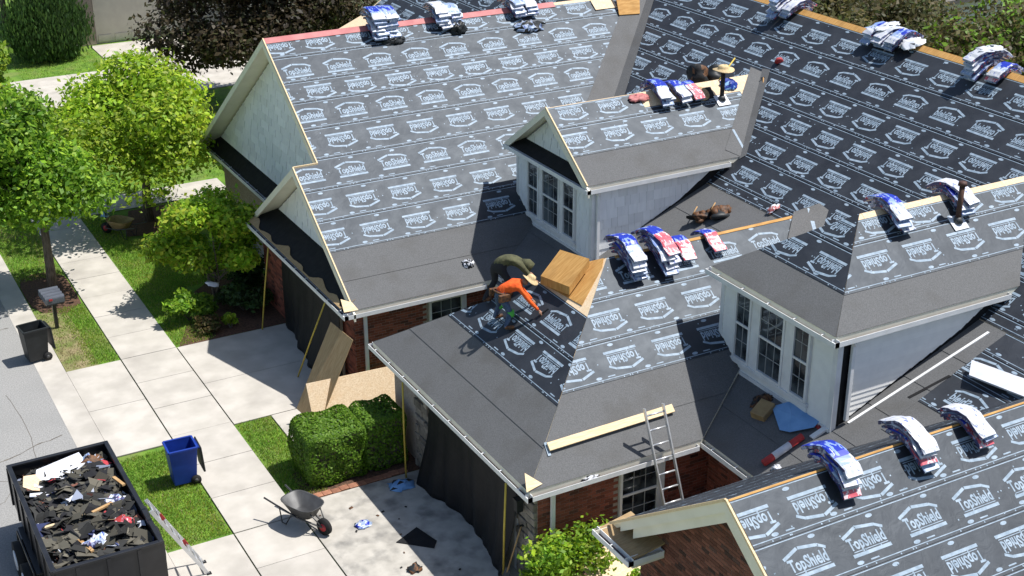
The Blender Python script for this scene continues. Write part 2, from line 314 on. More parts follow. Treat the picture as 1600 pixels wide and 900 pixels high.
grass('grass', [(-5.85, 5.45, -4.45, 9.7, 1500, .06), (-2.8, 5.9, -1.9, 10.0, 1500, .08), (-5.2, 15.1, -4.45, 19.3, 1400, .12), (-5.85, 15.1, -5.2, 19.3, 500, .6), (-5.85, 21.8, -4.45, 27, 900, .15),
      (-2.8, 15.1, -1.7, 19, 1200, .06), (-2.8, 19, .2, 23.6, 1200, .06), (-2.8, 23.6, -1.9, 26.5, 800, .06), (-2.5, 28.3, 6, 39.8, 150, .06), (-1, 45.6, 3.1, 50.4, 200, .05)], 'short green grass on the lawns and verges')

# ------------------------------------------------------------------ house
H = empty('house', (0, 0, 0), 0, 'large brick house being re-roofed with black printed underlayment, dormers and attached garages', 'house')
def deck(name, pts, thick=.13, mats=('osb', 'trim', 'trim')):
    return MB().poly(pts, thick, 0, 1, 2).build(name, list(mats), H)
# logo artwork in (u,s)
def text_tris(body):
    cu = bpy.data.curves.new('t', 'FONT'); cu.body = body; cu.size = 1; cu.resolution_u = 2; cu.offset = .028; cu.align_x = 'CENTER'
    o = bpy.data.objects.new('t', cu); COL.objects.link(o); dg = bpy.context.evaluated_depsgraph_get(); me = o.evaluated_get(dg).to_mesh(); me.calc_loop_triangles()
    vs = [v.co.copy() for v in me.vertices]; tr = [[(vs[i].x, vs[i].y) for i in t.vertices] for t in me.loop_triangles]
    o.evaluated_get(dg).to_mesh_clear(); bpy.data.objects.remove(o); bpy.data.curves.remove(cu); return tr
TT = text_tris('TopShield')
xs = [p[0] for t in TT for p in t]; x0, x1 = min(xs), max(xs); kx = .84/(x1-x0); ky = kx*1.5
LOGO = [[((p[0]-(x0+x1)/2)*kx, p[1]*ky-.085) for p in t] for t in TT]
def quad(a, b, c, d): return [[a, b, c], [a, c, d]]
def stroke(a, b, w_):
    dx, dy = b[0]-a[0], b[1]-a[1]; l = math.hypot(dx, dy); nx, ny = -dy/l*w_/2, dx/l*w_/2
    return quad((a[0]-nx, a[1]-ny), (b[0]-nx, b[1]-ny), (b[0]+nx, b[1]+ny), (a[0]+nx, a[1]+ny))
LOGO += stroke((-.46, .165), (-.10, .295), .06)+stroke((-.08, .295), (.30, .24), .06)+stroke((.30, .245), (.47, .15), .056)
LOGO += quad((-.37, -.135), (.42, -.135), (.42, -.12), (-.37, -.12))+quad((-.42, -.225), (.46, -.225), (.46, -.16), (-.42, -.16))
LOGO = [[(p[0]*.93, p[1]*.93) for p in t] for t in LOGO]
def ellipse(u, s, a, b_, n=9): 
    c = [(u+a*math.cos(2*math.pi*k/n), s+b_*math.sin(2*math.pi*k/n)) for k in range(n)]; return [[c[0], c[k], c[k+1]] for k in range(1, n-1)]
def courses(fr, pieces, laps, rows, urange, felt=(), du=1.235, label=None):
    """pieces: convex polygons (u,s); laps: course edges upslope; rows: (s, inverted, u0) one per course"""
    for k in range(len(laps)-1):
        s0, s1 = laps[k], laps[k+1]; isf = k in felt
        b = MB(); pr = MB(); top = s1+(.06 if k < len(laps)-2 else 0)
        hh = lambda s: .017-.011*(s-s0)/(s1-s0)
        art = []
        if not isf:
            row = rows[k]
            if row:
                s_, inv, u0 = row; kk0 = int((urange[0]-u0)/du)-1; kk1 = int((urange[1]-u0)/du)+1
                for q in range(kk0, kk1+1):
                    sg = -1 if inv else 1; cu = u0+q*du+rnd.uniform(-.015, .015)
                    art += [[(cu+sg*p[0], s_+sg*p[1]) for p in t] for t in LOGO]
            for off in (.05, s1-s0-.04):
                art += quad((urange[0], s0+off), (urange[1], s0+off), (urange[1], s0+off+.016), (urange[0], s0+off+.016))
            u = urange[0]; skew = rnd.uniform(-.1, .1)
            while u < urange[1]:
                art += ellipse(u+.2, s0+.115, .075, .035)+ellipse(u+.82, s1-.10, .075, .035)
                art += quad((u+.42, s0+.10), (u+.60, s0+.10), (u+.60, s0+.125), (u+.42, s0+.125))
                for _ in range(9):
                    a_, c_ = u+rnd.uniform(0, 1.235), s0+rnd.choice([.03, .03, .5, rnd.uniform(.02, .95)])*(s1-s0)*.95; e_ = .013
                    art += quad((a_-e_, c_-e_), (a_+e_, c_-e_), (a_+e_, c_+e_), (a_-e_, c_+e_))
                u += 1.235
        any_ = False
        for pc in pieces:
            q = clip2(clip2(list(pc), (0, 1), top), (0, -1), -s0)
            if len(q) < 3: continue
            any_ = True
            A = sum(p[0]*r[1]-r[0]*p[1] for p, r in zip(q, q[1:]+q[:1]))
            if A < 0: q = q[::-1]
            n = len(q); T = [fr.p(u, s, hh(s)) for u, s in q]; Bt = [fr.p(u, s, hh(s)-.005) for u, s in q]
            f0 = tuple(range(n))
            if (T[1]-T[0]).cross(T[2]-T[1]).dot(fr.n) < 0: f0 = f0[::-1]
            b.add(T, [f0]); b.add(T+Bt, [(i, n+i, n+(i+1) % n, (i+1) % n) for i in range(n)])
            hp = halfplanes(clip2(q, (0, 1), s1))
            for t in art:
                inside = all(nn[0]*p[0]+nn[1]*p[1] <= c+1e-9 for nn, c in hp for p in t)
                tt = t if inside else clip_poly(list(t), hp)
                if len(tt) < 3: continue
                P3 = [fr.p(u, s, hh(s)+.0025) for u, s in tt]; f = tuple(range(len(P3)))
                if (P3[1]-P3[0]).cross(P3[2]-P3[1]).dot(fr.n) < 0: f = f[::-1]
                pr.add(P3, [f])
        if any_:
            o = b.build('felt_strip' if isf else 'underlayment_strip', 'felt' if isf else 'under', H)
            if pr.f: tag(pr.build('printed_logos', 'print', o), kind='stuff')
e = .10
# --- G: hip roof over the near garage
tg, tgf = (GZ-HE)/(GW/2), (GZ-HE)/GX
G_r = [(e, e, HE+tg*e), (XM+.02, e, HE+tg*e), (Mx(GZ), GW/2, GZ), (GX, GW/2, GZ)]
G_l = [(e, GW-e, HE+tg*e), (XM+.02, GW-e, HE+tg*e), (Mx(GZ), GW/2, GZ), (GX, GW/2, GZ)]
G_f = [(e*.9, e, HE+tgf*e), (e*.9, GW-e, HE+tgf*e), (GX, GW/2, GZ)]
deck('roof_slope', G_r); deck('roof_slope', G_l); deck('roof_slope', G_f)
fG = Frame((0, 0, HE), (1, 0, 0), (0, 1, tg)); fGf = Frame((0, 0, HE), (0, 1, 0), (1, 0, tgf)); fGl = Frame((0, GW, HE), (1, 0, 0), (0, -1, tg))
sR = math.hypot(GW/2, GZ-HE)
pG = [fG.uv(p) for p in G_r]; courses(fG, [pG], [.1, .98, 1.93, 2.85, 3.83, sR], [0, 0, (2.40, 1, 3.45), (3.34, 1, 3.52), (4.28, 0, 4.70)], (0, 11.2), felt=(0, 1))
sF = math.hypot(GX, GZ-HE)
pF = [fGf.uv(p) for p in G_f]; courses(fGf, [pF], [.1, .95, 1.80, 2.75, 3.72], [0, 0, (2.35, 1, 5.08), (3.2, 0, 3.43)], (0, 8), felt=(0, 1))
courses(fGl, [[fGl.uv(p) for p in G_l]], [.1, .98, 1.93, 2.85, 3.83, sR], [0, 0, (2.40, 1, 3.0), (3.34, 0, 3.2), (4.28, 1, 4.0)], (0, 11.2), felt=(0, 1))
# --- M: main roof, slope facing the street, with a flatter lower part
YM0, YM1 = -13., 30.5
deck('roof_slope', [(XM+e, YM0, HE+T1*e), (XM+e, YM1, HE+T1*e), (XB, YM1, ZB), (XB, YM0, ZB)])
deck('roof_slope', [(XB, YM0, ZB), (XB, YM1, ZB), (XR, YM1, ZR), (XR, YM0, ZR)])
deck('roof_slope', [(XR, YM0, ZR), (XR, YM1, ZR), (XR+4, YM1, ZR-4*T2), (XR+4, YM0, ZR-4*T2)])
fM1 = Frame((XM, 0, HE), (0, 1, 0), (1, 0, T1)); fM2 = Frame((XB, 0, ZB), (0, 1, 0), (1, 0, T2)); h1 = math.hypot(1, T1); h2 = math.hypot(1, T2)
s1m = (XB-XM)*h1; s2m = (XR-XB)*h2
def rc(u0, s0, u1, s1): return [(u0, s0), (u1, s0), (u1, s1), (u0, s1)]
courses(fM1, [rc(-2.6, .1, 14, s1m)], [.1, 1.0, 1.95, 2.95, 3.95, 4.95, s1m], [0]*6, (0, 1), felt=range(6))
courses(fM1, [rc(-13, .1, -2.6, s1m)], [.1, 1.0, 1.95, 2.6, 3.6, 4.6, 5.4, s1m], [0, 0, 0, 0, (4.1, 0, -3.4), (5.0, 0, -3.0), 0], (-13, -2.5), felt=(0, 1, 2, 3))
courses(fM2, [rc(-13, .02, 30.4, s2m-.22)], [.02, .33, 1.26, 2.14, 3.06, 3.98, 5.03, s2m-.2], [0, (.72, 1, 6.89), (1.66, 1, 6.93), (2.62, 1, 6.95), (3.56, 1, 7.59), (4.5, 0, 6.95), (5.55, 1, 7.98)], (-6, 30.4))
# --- L: left wing
xv = lambda y: Mx(HE+TL*(y-YL))
L_eave = [(.36, YL+e, HE+TL*e), (xv(YL+e), YL+e, HE+TL*e)]; yb = YL+(ZB-HE)/TL
L_a = [(.40, YL+e, HE+TL*e), (xv(YL+e), YL+e, HE+TL*e), (xv(yb), yb, ZB), (xv(YA), YA, ZA), (.40, YA, ZA)]
L_b = [(1.10, YA, ZA), (xv(YA), YA, ZA), (xv(YC), YC, ZC), (1.10, YC, ZC)]
deck('roof_slope', L_a); deck('roof_slope', L_b)
deck('roof_slope', [(1.10, 2*YC-YL-e, HE+TL*e), (xv(YL+e), 2*YC-YL-e, HE+TL*e), (xv(YC), YC, ZC), (1.10, YC, ZC)])
deck('roof_slope', [(.40, YA, ZA), (1.72, YA, ZA), (1.72, 2*YA-YL-e, HE+TL*e), (.40, 2*YA-YL-e, HE+TL*e)])
fL = Frame((0, YL, HE), (1, 0, 0), (0, 1, TL)); hL = math.hypot(1, TL)
courses(fL, [[fL.uv(p) for p in L_a], [fL.uv(p) for p in L_b]], [.1, 1.0, 1.93, 2.90, 3.90, 4.89, 5.92, 6.87, 7.60, 8.53, (YC-YL)*hL-.12],
        [0, 0, (2.41, 1, 1.9), (3.40, 1, 1.89), (4.38, 0, 1.94), (5.46, 1, 2.04), (6.37, 0, 1.45), (7.22, 1, 2.05), (7.98, 0, 1.66), (8.97, 1, 1.44)], (0, 15), felt=(0, 1))
# grey valley strips laid over the L/M and LD/M valleys
def strip3(name, pts, w0, w1, nrm, lift, mt):
    b = MB(); 
    for a, c in zip(pts[:-1], pts[1:]):
        b.poly([V(a)+V(w0)+V(nrm)*lift, V(c)+V(w0)+V(nrm)*lift, V(c)+V(w1)+V(nrm)*lift, V(a)+V(w1)+V(nrm)*lift], .004)
    return b.build(name, mt, H)
va, vb = V((xv(yb), yb, ZB)), V((xv(YC), YC, ZC)); dv = (vb-va).normalized()
sl_ = fL.n.cross(dv).normalized(); sl_ = sl_ if sl_.x < 0 else -sl_; sm_ = fM2.n.cross(dv).normalized(); sm_ = sm_ if sm_.x > 0 else -sm_
b = MB(); b.poly([va+fL.n*.022, vb+fL.n*.022, vb+sl_*.62+fL.n*.022, va+sl_*.75+fL.n*.022], .004, down=-fL.n)
b.poly([va+fM2.n*.022, vb+fM2.n*.022, vb+sm_*.30+fM2.n*.022, va+dv*1.5+sm_*.38+fM2.n*.022, va+sm_*.25+fM2.n*.022], .004, down=-fM2.n); b.build('valley_flashing', 'felt', H)
# --- LD: left dormer
D_r = [(6.05, DY0+e, DZ+TD*e), (Mx(DZ+TD*e), DY0+e, DZ+TD*e), (Mx(DZC), DYC, DZC), (6.05, DYC, DZC)]
deck('dormer_roof_slope', D_r); deck('dormer_roof_slope', [(x, 2*DYC-y, z) for x, y, z in D_r])
fD = Frame((0, DY0, DZ), (1, 0, 0), (0, 1, TD)); pD = [fD.uv(p) for p in D_r]; sD = (DYC-DY0)*math.hypot(1, TD)
courses(fD, [clip2(pD, (1, 0), 8.85)], [.1, 1.06, 1.98, sD-.02], [0, (1.57, 1, 6.44), (2.46, 1, 6.70)], (6, 9), felt=(0,))
courses(fD, [clip2(clip2(pD, (-1, 0), -8.85), (1, 0), 12.0)], [.1, 1.06, 1.98, 2.20], [0, (1.57, 1, 6.44), 0], (8, 13), felt=(0,))
b = MB(); b.poly([fD.p(11.45, .12, .03), fD.p(12.0, .9, .03), fD.p(12.25, 2.3, .03), fD.p(12.75, 2.68, .03), fD.p(13.1, 2.6, .03), fD.p(12.5, 1.6, .03), fD.p(11.3, .35, .03)], .004, down=-fD.n)
dva, dvb = V((Mx(DZ+TD*e), DY0+e, DZ+TD*e)), V((Mx(DZC), DYC, DZC)); dd = (dvb-dva).normalized(); s2_ = fM2.n.cross(dd); s2_ = s2_ if s2_.x > 0 else -s2_; s1_ = fD.n.cross(dd); s1_ = s1_ if s1_.x < 0 else -s1_
b = MB(); b.poly([dva+fD.n*.026, dvb+fD.n*.026, dvb+s1_*.35+fD.n*.026, dva+s1_*.45+fD.n*.026], .004, down=-fD.n); b.poly([dva+fM2.n*.024-dd*.1, dvb+fM2.n*.024+dd*.15, dvb+s2_*.26+fM2.n*.024, dva+s2_*.18+fM2.n*.024], .004, down=-fM2.n); b.build('valley_flashing', 'felt', H)
# --- RD: right dormer (hipped front)
R_r = [(RX+e, RY0+e, RZ+TR*e), (Mx(RZ+TR*e), RY0+e, RZ+TR*e), (Mx(RZC), RYC, RZC), (RXA, RYC, RZC)]
tRf = (RZC-RZ)/(RXA-RX); R_f = [(RX+e, RY0+e, RZ+tRf*e), (RX+e, RY1-e, RZ+tRf*e), (RXA, RYC, RZC)]
deck('dormer_roof_slope', R_r); deck('dormer_roof_slope', [(x, 2*RYC-y, z) for x, y, z in R_r]); deck('dormer_roof_slope', R_f)
fR = Frame((0, RY0, RZ), (1, 0, 0), (0, 1, TR)); fRf = Frame((RX, 0, RZ), (0, 1, 0), (1, 0, tRf)); sRr = (RYC-RY0)*math.hypot(1, TR)
courses(fR, [[fR.uv(p) for p in R_r]], [.1, .93, 1.95, sRr-.14], [0, (1.48, 1, 7.72), (2.34, 1, 8.3)], (5, 14), felt=(0,))
courses(fRf, [[fRf.uv(p) for p in R_f]], [.1, 1.0, 1.9, (RXA-RX)*math.hypot(1, tRf)], [0, (1.42, 1, -.35), (2.3, 1, .3)], (-3, 3), felt=(0,))
# --- R: right wing
Q_r = [(QX, QYC, QZC), (Mx(QZC), QYC, QZC), (Mx(QZC), 2*QYC-QY, HE), (QX, 2*QYC-QY, HE)]
deck('roof_slope', Q_r); deck('roof_slope', [(QX, QYC, QZC), (Mx(QZC), QYC, QZC), (XM+.05, QY-e, HE+TQ*e), (QX, QY-e, HE+TQ*e)])
fQ = Frame((0, 2*QYC-QY, HE), (1, 0, 0), (0, 1, TQ)); SQ = (QY-QYC)*math.hypot(1, TQ)
courses(fQ, [[fQ.uv(p) for p in Q_r]], [0, SQ-3.62, SQ-2.72, SQ-1.81, SQ-.905, SQ-.03], [0, (SQ-3.17, 0, 1.9), (SQ-2.27, 1, 2.15), (SQ-1.39, 0, 1.77), (SQ-.48, 1, 2.42)], (0, 11.2))
fQl = Frame((0, QY, HE), (1, 0, 0), (0, -1, TQ))
courses(fQl, [[(1.0, .12), (XM+.05, .12), (Mx(QZC), SQ), (1.0, SQ)]], [.30, 1.15, 1.95, 2.8, 3.6, SQ-.1], [0]*5, (0, 11.2))
# wooden strips left bare along the ridges, red membrane on the left wing's ridge
def ridge_strip(a, b_, m_='pine', w_=.2, lift=.03, name='ridge_board', s_dir=None):
    a, b_ = V(a), V(b_); sd = V(s_dir).normalized(); n = (b_-a).normalized().cross(sd); n = n if n.z > 0 else -n
    MB().poly([a+n*lift, b_+n*lift, b_+sd*w_+n*lift, a+sd*w_+n*lift], .014, down=-n).build(name, m_, H)
ridge_strip((GX+.2, GW/2, GZ), (10.2, GW/2, GZ), 'oldosb', .07, .02, s_dir=(0, -1, -tg))
ridge_strip((RXA+.05, RYC, RZC), (12.9, RYC, RZC), 'osb', .22, .005, s_dir=(0, -1, -TR))
ridge_strip((XR, -8, ZR), (XR, 25.5, ZR), 'oldosb', .2, .012, s_dir=(-1, 0, -T2)); ridge_strip((XR, -8, ZR), (XR, 25.5, ZR), 'oldosb', .2, .012, s_dir=(1, 0, -T2))
ridge_strip((8.85, DYC, DZC), (12.7, DYC, DZC), 'osb', .5, .008, s_dir=(0, -1, -TD))
ridge_strip((QX, QYC, QZC), (10.5, QYC, QZC), 'oldosb', .035, .015, s_dir=(0, -1, -TQ))
ridge_strip((1.08, YC, ZC), (10.6, YC, ZC), 'pinkflash', .2, .03, 'ridge_membrane', (0, -1, -TL)); ridge_strip((1.08, YC, ZC), (10.6, YC, ZC), 'pinkflash', .2, .03, 'ridge_membrane', (0, 1, -TL))
# bare sheathing patch at the near garage's hip
b = MB(); b.poly([fGf.p(4.9, 3.74, .022), fGf.p(3.25, 3.86, .022), fGf.p(3.75, 4.85, .022), fGf.p(3.95, 5.05, .022), fGf.p(4.6, 4.45, .022), fGf.p(4.95, 3.95, .022)], .012, down=-fGf.n); b.build('bare_sheathing', 'oldosb', H)

# --- walls
def bricks(name, o, u, v, n, wd, ht, holes=(), region=None, bl=.215, bh=.075, soldier=True, tone=(.26, .085, .055)):
    """brick veneer joined as one part: mortar bed plus separate bricks standing 8 mm proud"""
    o, u, v, n = V(o), V(u), V(v), V(n); hp = halfplanes(region) if region else None; b = MB()
    def put(r, poly, lift, mi, col):
        P3 = [o+u*p[0]+v*p[1]+n*lift for p in poly]; B3 = [p-n*(lift-.001) for p in P3]; k = len(P3); f = tuple(range(k))
        if (P3[1]-P3[0]).cross(P3[2]-P3[1]).dot(n) < 0: f = f[::-1]
        b.add(P3, [f], mi, col); b.add(P3+B3, [(i, k+i, k+(i+1) % k, (i+1) % k) for i in range(k)], mi, col)
    base = region or [(0, 0), (wd, 0), (wd, ht), (0, ht)]
    put(0, base, .002, 0, (.4, .34, .29))
    rows = int(ht/bh); top = ht-(.21 if soldier else 0)
    cells = []
    for r in range(rows):
        z0 = r*bh
        if z0+bh > top: break
        x = -(r % 2)*bl/2
        while x < wd: cells.append((x+.005, z0+.005, x+bl-.005, z0+bh-.005)); x += bl
    if soldier:
        x = 0
        while x < wd: cells.append((x+.005, top+.006, x+bh-.005, ht-.005)); x += bh
    for x0, z0, x1, z1 in cells:
        x0, x1 = max(x0, 0), min(x1, wd)
        if x1-x0 < .02: continue
        if any(x1 > h[0] and x0 < h[2] and z1 > h[1] and z0 < h[3] for h in holes): continue
        pl = [(x0, z0), (x1, z0), (x1, z1), (x0, z1)]
        if hp: pl = clip_poly(pl, hp)
        if len(pl) < 3: continue
        k = rnd.uniform(.6, 1.25); d = rnd.random() < .12
        put(0, pl, rnd.uniform(.008, .012), 1, (tone[0]*k*(.45 if d else 1), tone[1]*k*(.6 if d else 1), tone[2]*k*(.7 if d else 1)))
    return tag(b.build(name, ['mortar', 'brick'], H), kind='stuff')
def wallbox(name, a, b_, m_): return MB().box(a, b_).build(name, m_, H)
wallbox('wall', (.47, .42, 0), (7, 7.38, 2.62), 'mortar'); wallbox('wall', (.52, 9.92, 0), (7, 16.85, 2.62), 'mortar'); wallbox('wall', (1.75, 16.9, 0), (7, 24.3, 2.62), 'lightbrick')
wallbox('wall', (4.72, -12, 0), (15, 30, 2.66), 'mortar'); wallbox('wall', (1.42, -8.2, 0), (9, -1.95, 2.62), 'mortar')
bricks('brick_wall', (.47, .42, 0), (1, 0, 0), (0, 0, 1), (0, -1, 0), 4.25, 2.55, holes=[(1.95, .85, 2.95, 2.42)])
bricks('brick_wall', (.52, 9.92, 0), (1, 0, 0), (0, 0, 1), (0, -1, 0), 4.2, 2.55, holes=[(2.1, 1.2, 3.1, 2.3)])
bricks('brick_wall', (.52, 14.9, 0), (0, 1, 0), (0, 0, 1), (-1, 0, 0), 1.95, 2.55); bricks('brick_wall', (.52, 9.92, 0), (0, 1, 0), (0, 0, 1), (-1, 0, 0), .8, 2.55)
bricks('brick_wall', (4.72, -1.9, 0), (0, 1, 0), (0, 0, 1), (-1, 0, 0), 2.3, 2.6); bricks('brick_wall', (4.72, 7.4, 0), (0, 1, 0), (0, 0, 1), (-1, 0, 0), 2.5, 2.6)
ap = QZC-.32
bricks('brick_gable', (1.40, -8.2, 0), (0, 1, 0), (0, 0, 1), (-1, 0, 0), 6.25, 5.0, region=[(0, 0), (6.25, 0), (6.25, 2.6), (3.226, ap), (0, 2.6)], soldier=False, tone=(.20, .085, .058))
# gable walls
def gable(x, ya, yb_, z0, yc, zt, m_): 
    t_ = {.93: TL, 1.66: TL, 6.40: TD}[x]; hw = (zt-z0)/t_; MB().poly([(x, yc-hw, z0), (x, yc+hw, z0), (x, yc, zt)], .08, down=V((1, 0, 0))).build('gable_wall', m_, H)
gable(.93, YL+.1, 2*YA-YL-.1, HE+.25, YA, ZA-.15, 'gapgrey'); gable(1.66, YL+.5, 2*YC-YL-.1, HE+.2, YC, ZC-.15, 'gapgrey'); gable(6.40, DY0+.1, DY1-.1, DZ+.18, DYC, DZC-.15, 'gapgrey')
def shingles(o, u, v, n, region, rh=.2, joined=False, wr=(.13, .30), name='siding_shingle', m_='shake', gap=.006, th=.024):
    o, u, v, n = V(o), V(u), V(v), V(n); hp = halfplanes(region); us = [p[0] for p in region]; vs = [p[1] for p in region]; J = MB(); z = min(vs); 
    while z < max(vs):
        x = min(us)-rnd.uniform(0, .2)
        while x < max(us):
            wd = rnd.uniform(*wr); pl = clip_poly([(x+gap, z), (x+wd-gap, z), (x+wd-gap, z+rh+.012), (x+gap, z+rh+.012)], hp); x += wd
            if len(pl) < 3: continue
            t_ = lambda q: th*(1-.75*(q-z)/rh)+rnd.uniform(0, .002)
            T = [o+u*p[0]+v*p[1]+n*t_(p[1]) for p in pl]; Bk = [o+u*p[0]+v*p[1]+n*.001 for p in pl]; k = len(pl); f = tuple(range(k))
            b = J if joined else MB()
            if (T[1]-T[0]).cross(T[2]-T[1]).dot(n) < 0: f = f[::-1]
            b.add(T, [f]); b.add(T+Bk, [(i, k+i, k+(i+1) % k, (i+1) % k) for i in range(k)])
            if not joined: b.build(name, m_, H)
        z += rh
    if joined: tag(J.build(name, m_, H), kind='stuff')
zz0 = HE+.45
def tri_reg(yc, zt, t_, z0): hw = (zt-z0)/t_; return [(yc-hw, z0), (yc+hw, z0), (yc, zt)]
shingles((.93, 0, 0), (0, 1, 0), (0, 0, 1), (-1, 0, 0), tri_reg(YA, ZA-.2, TL, HE+.5), .26, True, (.5, .8), gap=.016, th=.045); shingles((6.40, 0, 0), (0, 1, 0), (0, 0, 1), (-1, 0, 0), tri_reg(DYC, DZC-.2, TD, DZ+.24), .2, True, (.3, .5), gap=.01)
shingles((1.66, 0, 0), (0, 1, 0), (0, 0, 1), (-1, 0, 0), tri_reg(YC, ZC-.2, TL, HE+.45), .26, False, (.5, .8), gap=.016, th=.045)
# rake boards (deep cream fascia) and pent roofs in front of the gables
def rake(x, ya, za, yc, zc, w_=.2, th=.05):
    a, c = V((x, ya, za)), V((x, yc, zc)); MB().poly([a, c, c-V((0, 0, w_)), a-V((0, 0, w_))], th, down=V((-1, 0, 0))).build('rake_board', 'trim', H)
for x, y0, yc, zc, z0 in ((.40, YL, YA, ZA, HE), (1.10, YL, YC, ZC, HE), (6.05, DY0, DYC, DZC, DZ)):
    rake(x, y0 if x != 1.10 else YA+.02, z0 if x != 1.10 else ZA, yc, zc-.005); rake(x, 2*yc-y0, z0, yc, zc-.005)
rake(QX, QY-.45, HE+.45*TQ, QYC, QZC-.005, .22); rake(QX, 2*QYC-QY, HE, QYC, QZC-.005, .3); rake(QX+.05, QY-.8, HE+.8*TQ-.2, QYC, QZC-.2, .24); rake(QX+.05, 2*QYC-QY+.8, HE+.8*TQ-.2, QYC, QZC-.2, .24)
for a, c in (((.385, YL+.1, HE+.1*TL+.02), (.385, YA, ZA+.02)), ((1.085, YA, ZA+.02), (1.085, YC, ZC+.02)), ((.385, YA, ZA+.02), (1.1, YA, ZA+.02)), ((6.035, DY0+.1, DZ+.1*TD+.02), (6.035, DYC, DZC+.02)), ((QX-.055, QYC, QZC+.02), (QX-.055, 2*QYC-QY, HE+.02)), ((QX-.055, QYC, QZC+.02), (QX-.055, QY-.1, HE+.09))):
    MB().beam(a, c, .035, .05).build('edge_board', 'pine', H)
def pent(x0, x1, z0, z1, ya, yb_, t_):
    i0, i1 = .15, (z1-z0)/t_+.12
    MB().poly([(x0+.1, ya+i0, z0+.05), (x1, ya+i1, z1), (x1, yb_-i1, z1), (x0+.1, yb_-i0, z0+.05)], .06).build('pent_roof', 'blackfelt', H)
pent(.08, .95, HE, HE+.5, YL, 2*YA-YL, TL); pent(1.2, 1.68, HE, HE+.42, 2*YA-YL-.6, 2*YC-YL, TL); pent(DX, 6.43, DZ, DZ+.26, DY0, DY1, TD)
wv_ = [(.13, 9.6), (.13, 16.9)]; yy = 16.9
while yy > 9.8:
    xx_ = .24+.07*math.sin(yy*5)+.06*math.sin(yy*2.3+1)+rnd.uniform(-.02, .02); wv_.append((max(.17, xx_), yy)); yy -= .16
wv_ += [(.55, 9.8), (.6, 9.62)]
for i in range(len(wv_)-4):
    (xa_, ya_), (xb_, yb_) = wv_[i+2], wv_[i+3]; q = lambda x_, y_: (x_, y_, HE+.062+.50*(x_-.1))
    MB().poly([q(.13, ya_), q(xa_, ya_), q(xb_, yb_), q(.13, yb_)], .008).build('bare_edge_sheathing', 'ply', H)
MB().poly([(QG+.13, QY-.02, HE+.0), (1.42, QY-.02, HE+.14), (1.42, QY-1.2, HE+.14), (QG+.13, QY-1.2, HE+.0)], .03).build('bare_edge_sheathing', 'ply', H)
MB().box((QG+.13, QY-1.2, HE-.2), (1.40, QY-.05, HE-.035)).build('eave_return', 'trim', H)
# --- gutters
def gutter(a, b_, out, brackets=True, m_='white', wd=.11, dp=.11):
    a, b_, out = V(a), V(b_), V(out).normalized(); d = (b_-a).normalized(); g = MB(); ln = (b_-a).length
    def pl(o0, z0, o1, z1):
        sd = [a-out*o0+V((0, 0, z0)), b_-out*o0+V((0, 0, z0)), b_-out*o1+V((0, 0, z1)), a-out*o1+V((0, 0, z1))]; return sd
    g.hexa(pl(0, -dp, .012, -dp)+pl(0, 0, .012, 0)); g.hexa(pl(.012, -dp, wd, -dp)+pl(.012, -dp+.01, wd, -dp+.01)); g.hexa(pl(wd, -dp, wd+.012, -dp)+pl(wd, .03, wd+.012, .03))
    for q in (a, b_-d*.01): g.hexa([q-out*.012+V((0, 0, -dp+.01)), q+d*.01-out*.012+V((0, 0, -dp+.01)), q+d*.01-out*wd+V((0, 0, -dp+.01)), q-out*wd+V((0, 0, -dp+.01)), q-out*.012, q+d*.01-out*.012, q+d*.01-out*wd, q-out*wd])
    o = g.build('gutter', m_, H); k = MB(); k.hexa(pl(.02, -dp+.012, wd-.006, -dp+.012)+pl(.02, -dp+.045, wd-.006, -dp+.045)); k.build('gutter_sludge', 'rustgut', o)
    if brackets:
        n = max(1, int(ln/.78))
        for i in range(n):
            c = a+d*(ln*(i+.5)/n); MB().beam(c-out*.004+V((0, 0, .004)), c-out*(wd+.02)+V((0, 0, .02)), .022, .012).build('gutter_bracket', m_, o)
gutter((0, GW, HE), (0, 0, HE), (-1, 0, 0)); gutter((.014, 0, HE), (XM-.1, 0, HE), (0, -1, 0), False)
gutter((.08, 2*YA-YL, HE), (.08, YL, HE), (-1, 0, 0)); gutter((.094, YL, HE), (4.15, YL, HE), (0, -1, 0), False); gutter((1.2, 2*YC-YL, HE), (1.2, 2*YA-YL+.05, HE), (-1, 0, 0))
gutter((XM, .95, HE), (XM, -1.45, HE), (-1, 0, 0)); gutter((4.42, 10.15, 2.80), (4.42, 9.2, 2.80), (-1, 0, 0))
gutter((DX, DY1, DZ), (DX, DY0, DZ), (-1, 0, 0), False); gutter((DX+.014, DY0, DZ), (Mx(DZ)-.25, DY0, DZ), (0, -1, 0), False)
gutter((RX, RY1, RZ), (RX, RY0, RZ), (-1, 0, 0)); gutter((RX+.014, RY0, RZ), (Mx(RZ)-.2, RY0, RZ), (0, -1, 0), False)
gutter((QG, QY, HE), (QG, QY-1.25, HE), (-1, 0, 0)); gutter((QG+.014, QY, HE), (XM-.25, QY, HE), (0, 1, 0), False, 'trim'); gutter((QG+.014, QY-1.25, HE), (1.35, QY-1.25, HE), (0, -1, 0), False)
def downspout(x, y, z0, z1, el=(0, .3)):
    b = MB(); b.box((x-.045, y-.035, z0), (x+.045, y+.035, z1-.12)); b.beam((x, y, z1-.14), (x+el[0], y+el[1]*.3, z1-.02), .09, .07); b.build('downspout', 'white', H, bevel=.008)
downspout(.78, 9.82, 0, HE-.1, (-.1, -.7)); downspout(.78, .33, 0, HE-.1, (-.1, -.7)); downspout(6.42, 7.70, Mz(6.42), DZ-.1, (-.1, -.3)); downspout(6.32, -1.92, Mz(6.32)+.1, RZ-.1, (-.1, -.3))
